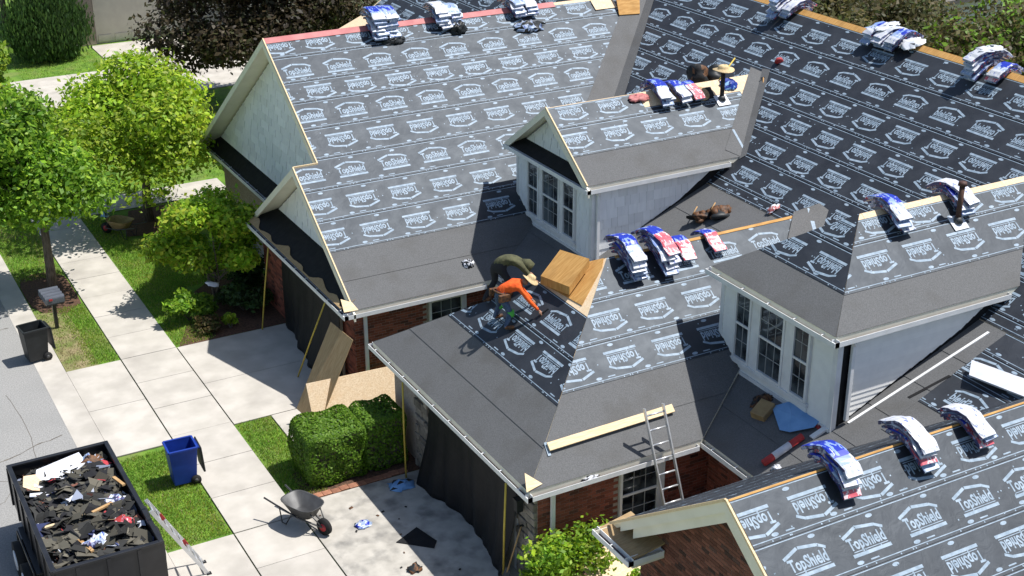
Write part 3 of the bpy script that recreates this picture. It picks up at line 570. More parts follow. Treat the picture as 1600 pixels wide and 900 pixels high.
# --- windows (frame > panes, muntins)
def window(o, u, n, wd, ht, cols=2, rows=2, double=True, fr=.06):
    o, u, n = V(o), V(u), V(n); z = V((0, 0, 1))
    def bar(b, a0, c0, a1, c1, d0, d1):
        q = [o+u*a0+z*c0+n*d0, o+u*a1+z*c0+n*d0, o+u*a1+z*c0+n*d1, o+u*a0+z*c0+n*d1]; b.hexa(q+[p+z*(c1-c0) for p in q])
    b = MB(); bar(b, 0, 0, fr, ht, 0, .07); bar(b, wd-fr, 0, wd, ht, 0, .07); bar(b, fr, ht-fr, wd-fr, ht, 0, .07); bar(b, fr, 0, wd-fr, fr, 0, .08)
    W_ = b.build('window', 'white', H)
    sashes = [(fr, ht/2), (ht/2, ht-fr)] if double else [(fr, ht-fr)]
    if double: b = MB(); bar(b, fr, ht/2-.025, wd-fr, ht/2+.025, .025, .06); b.build('sash_rail', 'white', W_)
    for q, (z0, z1) in enumerate(sashes):
        b = MB(); bar(b, fr, z0, wd-fr, z1, .012, .022+.01*q); b.build('pane', 'glass', W_)
        for i in range(1, cols): b = MB(); x = fr+(wd-2*fr)*i/cols; bar(b, x-.006, z0, x+.006, z1, .02, .036); b.build('muntin', 'muntin', W_)
        for i in range(1, rows): b = MB(); x = z0+(z1-z0)*i/rows; bar(b, fr, x-.006, wd-fr, x+.006, .02, .035); b.build('muntin', 'muntin', W_)
window((2.42, .41, .85), (1, 0, 0), (0, -1, 0), 1.0, 1.57, 3, 2); MB().box((3.43, .36, .8), (3.55, .42, 2.45)).build('window_casing', 'white', H)
window((2.62, 9.91, 1.2), (1, 0, 0), (0, -1, 0), 1.0, 1.1, 3, 3, False); MB().box((3.63, 9.86, 1.2), (3.72, 9.92, 2.35)).build('window_casing', 'white', H)
# --- dormer bodies
WX = 6.30; zb = Mz(WX)-.25
def dormer(x0, y0, y1, ztop):
    MB().poly([(x0, y0, Mz(x0)-.4), (x0, y0, ztop), (Mx(ztop)+.1, y0, ztop)], y1-y0, down=V((0, 1, 0))).build('dormer_wall', 'clap', H)
dormer(WX, DY0+.26, DY1-.26, DZ+.12); dormer(6.02, RY0+.24, RY1-.24, RZ+.10)
yw = DY0+.26
def side_reg(x0, zt, g=.0): return [(x0, Mz(x0)+g), (XB, ZB+g), (Mx(zt-g), zt), (x0, zt)]
shingles((0, yw, 0), (1, 0, 0), (0, 0, 1), (0, -1, 0), [(WX+.1, Mz(WX)+.02), (9.0, Mz(9.0)+.08), (10.3, DZ+.02), (WX+.1, DZ+.02)], .27, False, (.17, .34), th=.024, gap=.003)
MB().poly([(WX, yw-.003, Mz(WX)), (XB, yw-.003, ZB), (Mx(DZ), yw-.003, DZ), (WX, yw-.003, DZ)], .002, down=V((0, 1, 0))).build('wall_membrane', 'blackfelt', H)
yr = RY0+.24
MB().poly([(6.02, yr-.012, Mz(6.02)), (XB, yr-.012, ZB), (Mx(RZ), yr-.012, RZ), (6.02, yr-.012, RZ)], .008, down=V((0, 1, 0))).build('wall_membrane', 'blackfelt', H)
z = Mz(6.1)
reg = halfplanes([(6.45, Mz(6.45)+.06), (9.3, Mz(9.3)+.12), (10.35, RZ+.02), (6.45, RZ+.02)])
while z < RZ:
    pl = clip_poly([(6.0, z), (11, z), (11, z+.125), (6.0, z+.125)], reg)
    if len(pl) > 2:
        b = MB(); b.poly([(p[0], yr-.016-(.020 if abs(p[1]-z) < .03 else .004), p[1]) for p in pl], .012, down=V((0, 1, 0))); b.build('clapboard', 'clap', H)
    z += .115
MB().box((6.34, yr-.05, Mz(6.34)+.1), (6.42, yr-.013, RZ-.25)).build('wall_membrane', 'blackfelt', H)
for (x, y, z0, z1, dx) in ((WX, yw, Mz(WX), DZ, 0), (6.02, yr, Mz(6.02), RZ, 0)):
    MB().box((x-.035, y-.035, z0-.05), (x+.10, y+.10, z1+.05)).build('corner_board', 'white', H)
for (x, y, z0, z1) in ((WX, DY1-.26, Mz(WX), DZ), (6.02, RY1-.24, Mz(6.02), RZ)):
    MB().box((x-.03, y-.09, z0-.05), (x+.06, y+.03, z1+.05)).build('corner_board', 'white', H)
def front(x, ya, yb_, wins, z0, z1, zb_, zt, bh, joined):
    # siding around the windows, then three windows with casings
    W_ = yb_-ya; spans = [(0, wins[0][0])]+[(wins[i][1], wins[i+1][0]) for i in range(len(wins)-1)]+[(wins[-1][1], 1)]
    for k, (f0, f1) in enumerate(spans):
        y1_, y0_ = yb_-W_*f0, yb_-W_*f1
        if 0 < k < len(spans)-1: MB().box((x-.05, y0_+.002, z0-.06), (x-.001, y1_-.002, z1+.06)).build('window_casing', 'white', H)
        else: shingles((x, 0, 0), (0, 1, 0), (0, 0, 1), (-1, 0, 0), [(y0_+.06, zb_), (y1_-.06, zb_), (y1_-.06, zt), (y0_+.06, zt)], bh, True, (.2, .35) if bh > .15 else (3, 4), m_='shake' if bh > .15 else 'clap')
    yA, yB = yb_-W_*wins[-1][1], yb_-W_*wins[0][0]
    MB().box((x-.06, yA-.04, z1+.062), (x-.001, yB+.04, z1+.15)).build('window_casing', 'white', H); MB().box((x-.09, yA-.06, z0-.14), (x-.001, yB+.06, z0-.062)).build('window_sill', 'white', H)
    shingles((x, 0, 0), (0, 1, 0), (0, 0, 1), (-1, 0, 0), [(yA, zb_), (yB, zb_), (yB, z0-.145), (yA, z0-.145)], bh, True, (.2, .35) if bh > .15 else (4, 5), m_='shake' if bh > .15 else 'clap')
    for f0, f1 in wins: window((x-.002, yb_-W_*f0, z0-.06), (0, -1, 0), (-1, 0, 0), W_*(f1-f0), z1-z0+.12, 3 if f1-f0 > .2 else 2, 2)
front(WX, yw, DY1-.26, [(.16, .32), (.36, .60), (.64, .80)], Mz(WX)+.34, DZ-.22, Mz(WX), DZ, .2, False)
front(6.02, yr, RY1-.24, [(.14, .29), (.355, .585), (.65, .80)], Mz(6.02)+.36, RZ-.2, Mz(6.02), RZ, .115, False)
MB().box((WX-.05, yw, Mz(WX)-.06), (WX-.002, DY1-.26, Mz(WX)+.05)).build('base_flashing', 'white', H); MB().box((5.96, yr, Mz(6.02)-.06), (6.018, RY1-.24, Mz(6.02)+.06)).build('base_flashing', 'white', H)
# --- stone piers of the near garage, door header
def pier(y0, y1, x=.47):
    z = 0
    while z < 2.4:
        h_ = rnd.uniform(.12, .24); y = y0
        while y < y1-.03:
            wd = min(rnd.uniform(.18, .45), y1-y); 
            if y1-y-wd < .1: wd = y1-y
            d = rnd.uniform(.05, .11); j = lambda: rnd.uniform(-.012, .012)
            MB().hexa([(x-d+j(), y+.008, z+.006+j()*.3), (x, y+.008, z+.006), (x, y+wd-.008, z+.006), (x-d+j(), y+wd-.008+j(), z+.006), (x-d+j(), y+.012, min(z+h_, 2.5)-.008), (x, y+.008, min(z+h_, 2.5)-.006), (x, y+wd-.008, min(z+h_, 2.5)-.006), (x-d+j(), y+wd-.012, min(z+h_, 2.5)-.008)]).build('stone', 'stone', H, bevel=.015)
            y += wd
        z += h_
pier(.42, 1.15); pier(5.15, 6.1)
MB().box((.40, 1.16, 0), (.46, 1.26, 2.4)).build('door_trim', 'white', H); MB().box((.40, 5.0, 0), (.46, 5.12, 2.4)).build('door_trim', 'white', H)
MB().box((.40, 1.27, 0), (.46, 4.99, 2.1)).build('garage_door', 'gdoor', H); MB().box((.44, 10.75, 0), (.515, 14.8, 2.1)).build('garage_door', 'gdoor', H)
def tube_o(name, pts, r, m_, parent=None, n=8, smooth=True): return MB().tube(pts, r, n).build(name, m_, parent, smooth)
# plumbing vents (pipe, flashing)
def vent(fr, u, s, h_, m_, cap=False):
    p = fr.p(u, s, .02); t = tube_o('vent_pipe', [p-V((0, 0, .1)), p+V((0, 0, h_))], .06, m_, H, 12)
    MB().poly([fr.p(u-.2, s-.2, .036), fr.p(u+.2, s-.2, .036), fr.p(u+.2, s+.16, .036), fr.p(u-.2, s+.16, .036)], .008, down=-fr.n).build('flashing', 'whiteplastic', t)
    tube_o('collar', [p, p+V((0, 0, .12))], [.12, .07], 'steel', t, 12)
    if cap: tube_o('cap', [p+V((0, 0, h_-.02)), p+V((0, 0, h_+.06))], [.10, .085], m_, t, 12)
    return p
vLD = vent(fD, 11.26, 2.01, .85, 'darkpipe'); vent(fR, 10.25, 1.90, .85, 'rustpipe', True)
MB().poly([fD.p(10.75, 2.15, .03), fD.p(11.1, 2.12, .03), fD.p(11.15, 2.5, .03), fD.p(10.8, 2.5, .03)], .01, down=-fD.n).build('pipe_hole', 'blackfelt', H)
# lantern on the near pier
ln = MB(); ln.box((.20, .78, 1.72), (.34, .92, 1.98)); ln.box((.18, .76, 1.98), (.36, .94, 2.02)); ln.beam((.34, .85, 1.95), (.44, .85, 1.9), .03, .03); ln.build('wall_lantern', 'blackplastic', H)
# black tarps over the garage doors
def tarp(name, x, ya, yb_, ztop, flare, label):
    nu, nv = 40, 18; vs = []; ph = [rnd.uniform(0, 6) for _ in range(6)]
    for j in range(nv+1):
        t = j/nv
        for i in range(nu+1):
            y = ya+(yb_-ya)*i/nu; wv = .05*math.sin(y*3.1+ph[0])+.04*math.sin(y*7.3+ph[1]+t*2)+.03*math.sin((y*2+t*5)+ph[2]); z = ztop*(1-t)+.012
            vs.append((x-flare*t*t*(.5+.5*math.sin(y*1.3+ph[3]))-abs(wv)*(.15+t)-.02, y+.05*math.sin(t*4+ph[4])*t, z))
    b = MB(); b.add(vs, [(j*(nu+1)+i, j*(nu+1)+i+1, (j+1)*(nu+1)+i+1, (j+1)*(nu+1)+i) for j in range(nv) for i in range(nu)])
    o = b.build(name, 'tarp', None, True); s_ = o.modifiers.new('t', 'SOLIDIFY'); s_.thickness = .006; return tag(o, label, 'tarp')
tarp('tarp', .38, 1.05, 5.2, 2.42, .35, 'black tarp hung over the stone-framed garage door'); tarp('tarp', .40, 10.55, 14.9, 2.42, .3, 'black tarp hung over the garage door beside leaning plywood')
def strap(a, b_, label): 
    o = tube_o('strap', [a, V(a).lerp(V(b_), .5)+V((-.01, 0, 0)), b_], .022, 'yellow', None, 6); tag(o, label, 'strap', 'yellow straps hanging from the gutters')
strap((.06, 15.02, HE-.1), (-.34, 14.93, .03), 'yellow strap from gutter to driveway beside the mulch bed'); strap((.06, 10.75, HE-.1), (-.5, 11.66, .03), 'slanted yellow strap beside the leaning plywood sheet')
strap((-.02, 5.8, HE-.1), (-.1, 5.62, .03), 'yellow strap from gutter down behind the clipped hedge'); strap((-.02, .85, HE-.1), (.02, 1.05, .03), 'yellow strap beside the black wall lantern')

# ------------------------------------------------------------------ shingle bundles
def bundle(pos, axis, t_, layer, style, shift=0., ln=.92, wd=.35, th=.082, rz=0., label='', group='', lift=0.):
    """a wrapped bundle draped over a ridge; local x runs along the ridge, y across it"""
    n = 14; c = [shift+ln*(i/n-.5) for i in range(n+1)]; k = .20; ph_ = rnd.uniform(0, 6)
    prof = lambda q: -t_*(math.sqrt(q*q+k*k)-k)*.96
    b = MB(); P_ = []
    for i, q in enumerate(c):
        dz = (prof(q+.01)-prof(q-.01))/.02; nrm = V((0, -dz, 1)).normalized(); base = V((0, q, prof(q)))+nrm*(layer*(th+.004)+.03+lift)
        puff = th*(1-.35*max(0, abs(i-n/2)/(n/2)-.75)*4*.5)
        for (xx, hh_) in ((-wd/2, .15), (-wd/2+.03, 0), (wd/2-.03, 0), (wd/2, .15), (wd/2, .85), (wd/2-.035, 1), (-wd/2+.035, 1), (-wd/2, .85)):
            P_.append(base+nrm*(puff*hh_+rnd.uniform(-.009, .009)+.010*math.sin(i*1.1+ph_)*hh_)+V((xx+rnd.uniform(-.010, .010)+.012*math.sin(i*.9+ph_), 0, 0)))
    fs = []; ms = []
    styles = {'blue': lambda i: 0 if i >= 5 else (4 if i > 2 else 1), 'white': lambda i: 1, 'red': lambda i: 0 if i >= 7 else 2, 'ice': lambda i: 4}
    for i in range(n):
        for q in range(8):
            b.add([P_[i*8+q], P_[(i+1)*8+q], P_[(i+1)*8+(q+1) % 8], P_[i*8+(q+1) % 8]], [(0, 1, 2, 3)], styles[style](i) if q in (4, 5, 6) else 3)
    b.add(P_[:8], [tuple(range(8))], 4); b.add(P_[n*8:], [tuple(range(8))[::-1]], 4)
    o = b.build('shingle_bundle', ['wr_blue', 'wr_white', 'wr_red', 'wr_side', 'wr_ice'], None)
    bm_fix(o); o.location = pos; o.rotation_euler = (0, 0, (0 if axis == 'x' else -math.pi/2)+rz); tag(o, label, 'shingle bundle', group)
import bmesh
def bm_fix(o):
    bm = bmesh.new(); bm.from_mesh(o.data); bmesh.ops.remove_doubles(bm, verts=bm.verts, dist=1e-5); bmesh.ops.recalc_face_normals(bm, faces=bm.faces); bm.to_mesh(o.data); bm.free()
ORD = ['lowest', 'second', 'third', 'fourth', 'fifth', 'sixth']
def stack(where, grp, pos, axis, t_, styles, shift, **kw):
    n = len(styles)
    for k, s_ in enumerate(styles):
        nm = {'blue': 'blue and white', 'white': 'white', 'red': 'red and blue', 'ice': 'pale blue'}[s_]
        lv = '' if n == 1 else (', topmost of its stack' if k == n-1 else ', %s of its stack' % ORD[k])
        bundle((pos[0]+rnd.uniform(-.03, .03), pos[1]+rnd.uniform(-.02, .02), pos[2]), axis, t_, k, s_, shift*.35-(n-1-k)*.055+rnd.uniform(-.03, .03), rz=rnd.uniform(-.13, .13), label='%s shingle bundle %s%s' % (nm, where, lv), group=grp, **kw)
gG, gQ, gR_, gD, gL, gM = ['shingle bundles on the %s ridge' % s for s in ('near garage', 'right wing', 'right dormer', 'left dormer', 'left wing', 'main')]
stack('beside bare plywood on garage ridge', gG, (4.70, GW/2, GZ), 'x', tg, ['ice', 'ice', 'blue', 'blue', 'blue'], -.22)
stack('in tallest stack on garage ridge', gG, (5.50, GW/2, GZ), 'x', tg, ['ice', 'white', 'blue', 'blue', 'red'], -.2)
stack('lying alone beside tallest garage stack', gG, (6.20, GW/2, GZ), 'x', tg, ['red'], -.25)
stack('lying alone nearest the tool belts', gG, (7.02, GW/2, GZ), 'x', tg, ['red'], -.22)
stack('on right wing ridge beside red roll', gQ, (3.12, QYC, QZC), 'x', TQ, ['red', 'blue', 'blue', 'blue'], -.05, ln=.84)
stack('on right wing ridge between two stacks', gQ, (4.84, QYC, QZC), 'x', TQ, ['ice', 'red', 'white', 'white'], -.05, ln=.84)
stack('on right wing ridge beside white sheet', gQ, (6.2, QYC, QZC), 'x', TQ, ['red', 'ice', 'white'], -.05, ln=.84)
stack('on right dormer hip end', gR_, (8.72, RYC, RZC), 'x', TR, ['white', 'ice', 'blue'], -.22)
stack('on right dormer behind its vent', gR_, (10.55, RYC, RZC), 'x', TR, ['ice', 'blue', 'white'], -.15)
stack('on left dormer beside red scrap', gD, (9.45, DYC, DZC), 'x', TD, ['ice', 'blue', 'blue'], -.15); stack('on left dormer amid its stacks', gD, (9.98, DYC-.05, DZC), 'x', TD, ['white', 'blue'], -.2); stack('low on left dormer beside bare plywood', gD, (10.4, DYC-.05, DZC), 'x', TD, ['red'], -.28)
for x, wh, st in ((4.45, 'at gable end of left wing ridge', 6), (4.85, 'beside gable-end stack, left wing ridge', 6), (6.55, 'midway along left wing ridge', 5), (6.95, 'right beside midway left wing stack', 4), (9.15, 'above torn wrapper, left wing ridge', 4), (9.6, 'past torn wrapper, left wing ridge', 3)):
    stack(wh, gL, (x, YC, ZC), 'x', TL, (['ice', 'ice', 'white', 'ice', 'ice', 'blue'] if x != 6.55 else ['blue', 'blue', 'ice', 'blue', 'white'])[:st], -.12, ln=.62, wd=.40)
for y, wh, st in ((11.2, 'on main ridge before grey wall', ['ice', 'ice', 'white', 'blue', 'ice']), (10.75, 'on main ridge beside tall far stack', ['ice', 'white', 'white']), (7.35, 'on main ridge under white sheet', ['ice', 'blue', 'blue']), (6.9, 'on main ridge inside wrapped pile', ['ice', 'white', 'white']), (6.45, 'on main ridge under loose wrap', ['ice', 'ice', 'blue']), (3.6, 'on main ridge in tall end stack', ['ice', 'ice', 'blue', 'blue', 'white']), (2.95, 'on main ridge beside tall end stack', ['red', 'blue'])):
    stack(wh, gM, (XR, y, ZR), 'y', T2, st, -.08, ln=.85)
stack('fallen behind the main ridge', gM, (XR+.45, 8.3, ZR-.3), 'y', .1, ['red', 'ice'], 0)

# ------------------------------------------------------------------ loose things on the roofs
def board(name, pts, th, m_, label, cat, down=(0, 0, -1), group=None):
    return tag(MB().poly(pts, th, down=V(down)).build(name, m_, None), label, cat, group)
n_ = fG.n
board('plank', [fG.p(.86, .80, .095), fG.p(.87, .98, .095), fG.p(3.95, 1.04, .095), fG.p(3.94, .86, .095)], .04, 'pine', 'long pale plank nailed across the grey felt below the ladder top', 'plank', -n_)
def ladder(name, base, top, wd, side, n, label, m_='alu', red=False):
    base, top, side = V(base), V(top), V(side).normalized(); o = empty(name, base, 0, label, 'ladder'); d = top-base; nn = d.cross(side).normalized()
    for s_ in (-1, 1): MB().beam(side*s_*wd/2, d+side*s_*wd/2, .075, .03, side).build('rail', m_, o)
    for i in range(n):
        c = d*((i+.5)/n); tube_o('rung', [c-side*wd/2, c+side*wd/2], .02, m_, o)
    if red:
        for f_ in (.3, .7): MB().beam(d*f_+side*wd/2, d*(f_+.08)+side*wd/2, .085, .034, side).build('warning_label', 'red', o)
        for s_ in (-1, 1): MB().box((side.x*s_*wd/2-.05, side.y*s_*wd/2-.05, -.02), (side.x*s_*wd/2+.05, side.y*s_*wd/2+.05, .05)).build('rubber_foot', 'rubber', o)
    return o
ladder('ladder', (3.4, -.9, .0), (3.12, .276, 3.668), .46, (1, 0, 0), 12, 'aluminium ladder leaning on the garage eave above the courtyard')
# cut plywood block on the bare patch
pb = [fGf.p(4.72, 3.78, .03), fGf.p(3.7, 3.95, .03), fGf.p(3.95, 4.75, .03), fGf.p(4.95, 4.55, .03)]
tag(MB().poly([p+V((-.12, 0, .22)) for p in pb], .20).build('plywood_stack', 'oldosb', None, bevel=.005), 'orange-brown plywood offcuts stacked on the garage hip', 'plywood')
board('plywood_sheet', [fL.p(12.6, 8.42, .06), fL.p(13.35, 8.36, .06), fL.p(13.6, 9.05, .3), fL.p(12.75, 9.2, .3)], .03, 'oldosb', 'tilted plywood square at the valley end of the left wing ridge', 'plywood', -fL.n)
board('plywood_sheet', [fL.p(11.9, 8.75, .05), fL.p(12.7, 8.75, .05), fL.p(12.7, 9.2, .05), fL.p(11.9, 9.2, .05)], .015, 'osb', 'pale plywood strip under the valley end of the left wing ridge', 'plywood', -fL.n)
def crumple(name, p, n, rx, ry, h_, m_, label, cat, seed=0, nseg=9, parent=None):
    r_ = random.Random(seed); p, n = V(p), V(n).normalized(); a = n.cross(V((0, 1, .1))).normalized(); c = n.cross(a); vs = []
    for i in range(nseg+1):
        for j in range(nseg+1):
            u_, v_ = 2*i/nseg-1, 2*j/nseg-1; k = 1-.35*(u_*u_+v_*v_)+r_.uniform(-.18, .18)
            vs.append(p+a*rx*(u_+r_.uniform(-.2, .2))*(1-.2*v_*v_)+c*ry*(v_+r_.uniform(-.2, .2))*(1-.2*u_*u_)+n*max(.012, h_*max(0, 1-.8*(u_*u_+v_*v_))*r_.uniform(.25, 1.1)+.02*r_.random()))
    b = MB(); b.add(vs, [(i*(nseg+1)+j, (i+1)*(nseg+1)+j, (i+1)*(nseg+1)+j+1, i*(nseg+1)+j+1) for i in range(nseg) for j in range(nseg)])
    mats = m_ if isinstance(m_, list) else [m_]; b.m = [r_.randrange(len(mats)) for _ in b.m]
    o = b.build(name, mats, parent, True); s_ = o.modifiers.new('t', 'SOLIDIFY'); s_.thickness = .006
    return tag(o, label, cat) if parent is None else o
fm = fM1.n
def blob(name, p, rx, ry, rz, m_, label, cat, seed=0, amp=.25, parent=None):
    r_ = random.Random(seed); ph = [(r_.uniform(1.5, 5), r_.uniform(1.5, 5), r_.uniform(1.5, 5), r_.uniform(0, 6)) for _ in range(5)]; nu, nv = 16, 10; b = MB(); vs = []
    for j in range(nv+1):
        t = math.pi*j/nv
        for i in range(nu):
            a = 2*math.pi*i/nu; d = V((math.sin(t)*math.cos(a), math.sin(t)*math.sin(a), math.cos(t))); k = 1+amp*sum(math.sin(d.x*f[0]+d.y*f[1]+d.z*f[2]+f[3]) for f in ph)/2.2
            vs.append((d.x*rx*k, d.y*ry*k, rz*.75+d.z*rz*k))
    mats = m_ if isinstance(m_, list) else [m_]
    for j in range(nv):
        for i in range(nu): b.add([vs[j*nu+i], vs[(j+1)*nu+i], vs[(j+1)*nu+(i+1) % nu], vs[j*nu+(i+1) % nu]], [(0, 1, 2, 3)], r_.randrange(len(mats)) if (i % 4 == 0) else (i//4) % len(mats))
    o = b.build(name, mats, parent, True); bm_fix(o); o.location = p; return tag(o, label, cat) if parent is None else o
crumple('wrapper', (3.9, 10.1, 2.99), fL.n, .16, .14, .16, ['whiteplastic', 'whiteplastic', 'blackplastic'], 'crumpled white and black wrapper on the left wing eave felt', 'wrapper', 1)
crumple('wrapper', (1.5, .07, HE-.02), (0, 0, 1), .2, .05, .06, ['whiteplastic', 'blackplastic'], 'white and navy scrap lying in the garage gutter', 'wrapper', 2)
crumple('wrapper', fL.p(9.35, 8.45, .02), fL.n, .5, .24, .22, ['blackplastic', 'blackplastic', 'wr_ice'], 'torn black wrapper sagging below the left wing ridge bundles', 'wrapper', 3)
crumple('wrapper', fL.p(7.0, 8.75, .02), fL.n, .3, .22, .3, ['blackplastic'], 'black wrapper under the middle left wing bundles', 'wrapper', 4); crumple('wrapper', fL.p(4.85, 8.62, .02), fL.n, .34, .16, .2, ['blackplastic'], 'black wrapper flap under the gable-end bundles', 'wrapper', 5)
crumple('wrapper', (XR-.12, 6.1, ZR), (-.3, 0, 1), .35, .3, .14, ['whiteplastic'], 'loose white wrap on the main ridge pile', 'wrapper', 6); crumple('wrapper', (XR-.08, 7.1, ZR+.24), (-.2, 0, 1), .36, .2, .08, ['whiteplastic'], 'white sheet crumpled over the main ridge bundles', 'wrapper', 7); crumple('wrapper', (XR+.05, 3.6, ZR+.40), (0, 0, 1), .36, .24, .08, ['whiteplastic'], 'white wrap on top of the tall end stack', 'wrapper', 8)
crumple('rag', (10.0, 5.15, Mz(10.)+.02), fm, .2, .1, .12, ['whiteplastic', 'pinkflash'], 'pinkish white rag beside the garage ridge end', 'rag', 9)
crumple('membrane_scrap', fD.p(8.8, 2.5, .04), fD.n, .32, .13, .08, ['pinkflash'], 'faded red membrane scrap by the left dormer bundles', 'membrane', 10)
for k, (x, y, s_) in enumerate(((8.86, 6.55, 11), (9.2, 6.25, 12))):
    o = empty('tool_belt', (x, y, Mz(x)), 0, ['black leather tool belt heaped on the felt', 'brown leather tool belt heaped beside the garage ridge'][k], 'tool belt')
    blob('belt', (0, 0, 0), .3, .2, .12, [['blackfelt', 'blackplastic', 'leather'], ['leather', 'leather', 'blackplastic']][k], None, None, s_, .4, o)
    for q in range(3): tube_o('pouch', [(-.2+.2*q, -.1, .06), (-.18+.2*q, .06, .2)], [.07, .09], 'leather', o, 7)
    tube_o('hammer_handle', [(-.25, .1, .15), (.0, .25, .28)], .016, 'wood', o)
# gear behind the left dormer ridge
blob('gear_bag', (11.15, DYC+.4, DZC-.28), .3, .28, .36, ['blackplastic', 'blackplastic', 'blackfelt', 'leather'], 'black gear bag with brown strap behind the left dormer ridge', 'bag', 13); blob('gear_bag', (11.75, DYC+.45, DZC-.3), .28, .26, .32, 'blackplastic', 'plain black bag under the yellow handle', 'bag', 14)
crumple('jacket', (11.75, DYC-.2, DZC-.12), fD.n, .26, .2, .18, ['blueplastic', 'bluecloth', 'blueplastic'], 'bright blue jacket lying by the straw hat', 'jacket', 15)
tag(tube_o('broom_handle', [(11.55, DYC-.05, DZC+.02), (12.35, DYC+.35, DZC+.42)], .02, 'yellow'), 'yellow handle resting across the left dormer ridge', 'handle')
blob('cap', (13.45, 9.5, Mz(13.45)), .11, .1, .1, 'red', 'small red cap beyond the left dormer ridge', 'cap', 16)
def hat(name, parent=None, loc=(0, 0, 0), label=None, r=.2):
    b = MB(); n = 18; prof = [(r, -.012), (r*.98, .0), (r*.55, .012), (r*.5, .06), (r*.42, .11), (r*.2, .125), (.001, .12)]
    vs = [(q*math.cos(2*math.pi*k/n), q*math.sin(2*math.pi*k/n), z+.02*math.cos(4*math.pi*k/n)*(q/r)**3) for q, z in prof for k in range(n)]
    b.add(vs, [(i*n+k, i*n+(k+1) % n, (i+1)*n+(k+1) % n, (i+1)*n+k) for i in range(len(prof)-1) for k in range(n)])
    o = b.build(name, 'straw', parent, True); o.location = loc; s_ = o.modifiers.new('t', 'SOLIDIFY'); s_.thickness = .008
    if parent is None: tag(o, label, 'hat')
    return o
hat('straw_hat', None, vLD+V((0, 0, .85)), 'wide straw hat perched on the left dormer vent pipe', .3)
tag(tube_o('pipe_boot', [fD.p(10.72, 2.3, .05), fD.p(10.72, 2.3, .07)], [.24, .24], 'ply', None, 16), 'round brown disc lying beside the dormer vent', 'disc')
for k, (u0, s0, u1, s1) in enumerate(((12.35, 1.45, 12.95, 2.55), (12.55, 1.25, 12.9, 2.35))):
    o = empty('roofing_shovel', fD.p(u0, s0, .06), 0, ['wooden-handled roofing shovel on the dormer valley felt', 'second roofing shovel crossing under the wooden handle'][k], 'shovel'); e_ = fD.p(u1, s1, .12)-fD.p(u0, s0, .06); 
    tube_o('handle', [(0, 0, .03), e_*.9], .022, 'wood', o); MB().beam(e_*.9-V((.08, 0, 0)), e_*.9+V((.08, 0, 0)), .03, .03).build('grip', 'blackplastic', o); dd_ = e_.normalized(); sd = dd_.cross(fD.n).normalized()
    MB().poly([sd*.13-dd_*.3, -sd*.13-dd_*.3, -sd*.13, sd*.13], .012, down=-fD.n).build('blade', 'steel' if k else 'alu', o)
# lower main roof by the right dormer
o = empty('membrane_roll', (4.62, -1.5, Mz(4.62)+.02), 0, 'red wrapped membrane roll with white label by the courtyard gutter', 'roll'); d_ = V((.92, -.05, .92*T1))
tube_o('roll', [(0, 0, .07), d_+V((0, 0, .07))], .075, 'red', o, 14); tube_o('label_band', [d_*.25+V((0, 0, .07)), d_*.68+V((0, 0, .07))], .077, 'whiteplastic', o, 14)
b = MB(); g_ = [(-.35, 1.62), (-.55, 1.92), (-1.0, 1.98), (-1.48, 1.98), (-1.55, 1.75), (-1.25, 1.35), (-1.0, 1.28)]; c_ = (-.95, 1.68)
for q, w_ in zip(g_, g_[1:]+g_[:1]): b.add([fM1.p(q[0], q[1], .04+.05*(abs(q[0]*7) % 1)), fM1.p(w_[0], w_[1], .04+.05*(abs(w_[0]*7) % 1)), fM1.p(c_[0], c_[1], .13)], [(0, 1, 2)])
bm_o = b.build('blue_sheet', 'bluecloth'); sm_ = bm_o.modifiers.new('t', 'SOLIDIFY'); sm_.thickness = .01; tag(bm_o, 'light blue sheet lying below the right dormer windows', 'sheet')
ob = MB(); ob.box((-.22, -.17, 0), (.22, .17, .18)); o = ob.build('cardboard_box', 'cardboard', None, bevel=.01); o.location = (5.55, -.3, Mz(5.55)); o.rotation_euler = (0, -math.atan(T1), .3); tag(o, 'squat cardboard box below the right dormer windows', 'box')
crumple('cord_heap', (5.72, .0, Mz(5.72)), fm, .25, .2, .16, ['blackplastic', 'leather'], 'dark heap of cords behind the cardboard box', 'cords', 18)
crumple('red_wrap', (6.0, -1.35, Mz(5.95)), fm, .1, .4, .1, ['red'], 'dark red wrap against the right dormer base', 'wrap', 19)
board('trim_strip', [fM1.p(-1.92, 2.3, .03), fM1.p(-1.98, 2.3, .03), fM1.p(-2.32, 5.9, .03), fM1.p(-2.26, 5.9, .03)], .02, 'white', 'long white trim strip lying beside the right dormer wall', 'trim', -fm)
board('trim_piece', [fM1.p(-1.62, 1.55, .05), fM1.p(-1.74, 1.55, .05), fM1.p(-1.82, 2.2, .09), fM1.p(-1.70, 2.2, .09)], .05, 'white', 'short white downspout elbow at the right dormer corner', 'downspout', -fm)
board('paper_roll', [fM1.p(-2.78, 4.95, .22), fM1.p(-3.05, 4.6, .22), fM1.p(-4.3, 4.85, .12), fM1.p(-4.1, 5.25, .12)], .05, 'whiteplastic', 'white sheet folded on the underlayment beyond the right wing stacks', 'sheet', -fm)
board('felt_offcut', [fM1.p(-2.35, 3.55, .02), fM1.p(-2.42, 3.55, .02), fM1.p(-2.62, 4.5, .02), fM1.p(-2.55, 4.5, .02)], .006, 'blackfelt', 'narrow black felt offcut lying by the right wing bundles', 'felt', -fm)
crumple('rag', (4.75, -1.75, Mz(4.75)), fm, .1, .08, .1, ['whiteplastic'], 'small white rag at the end of the red roll', 'rag', 20)
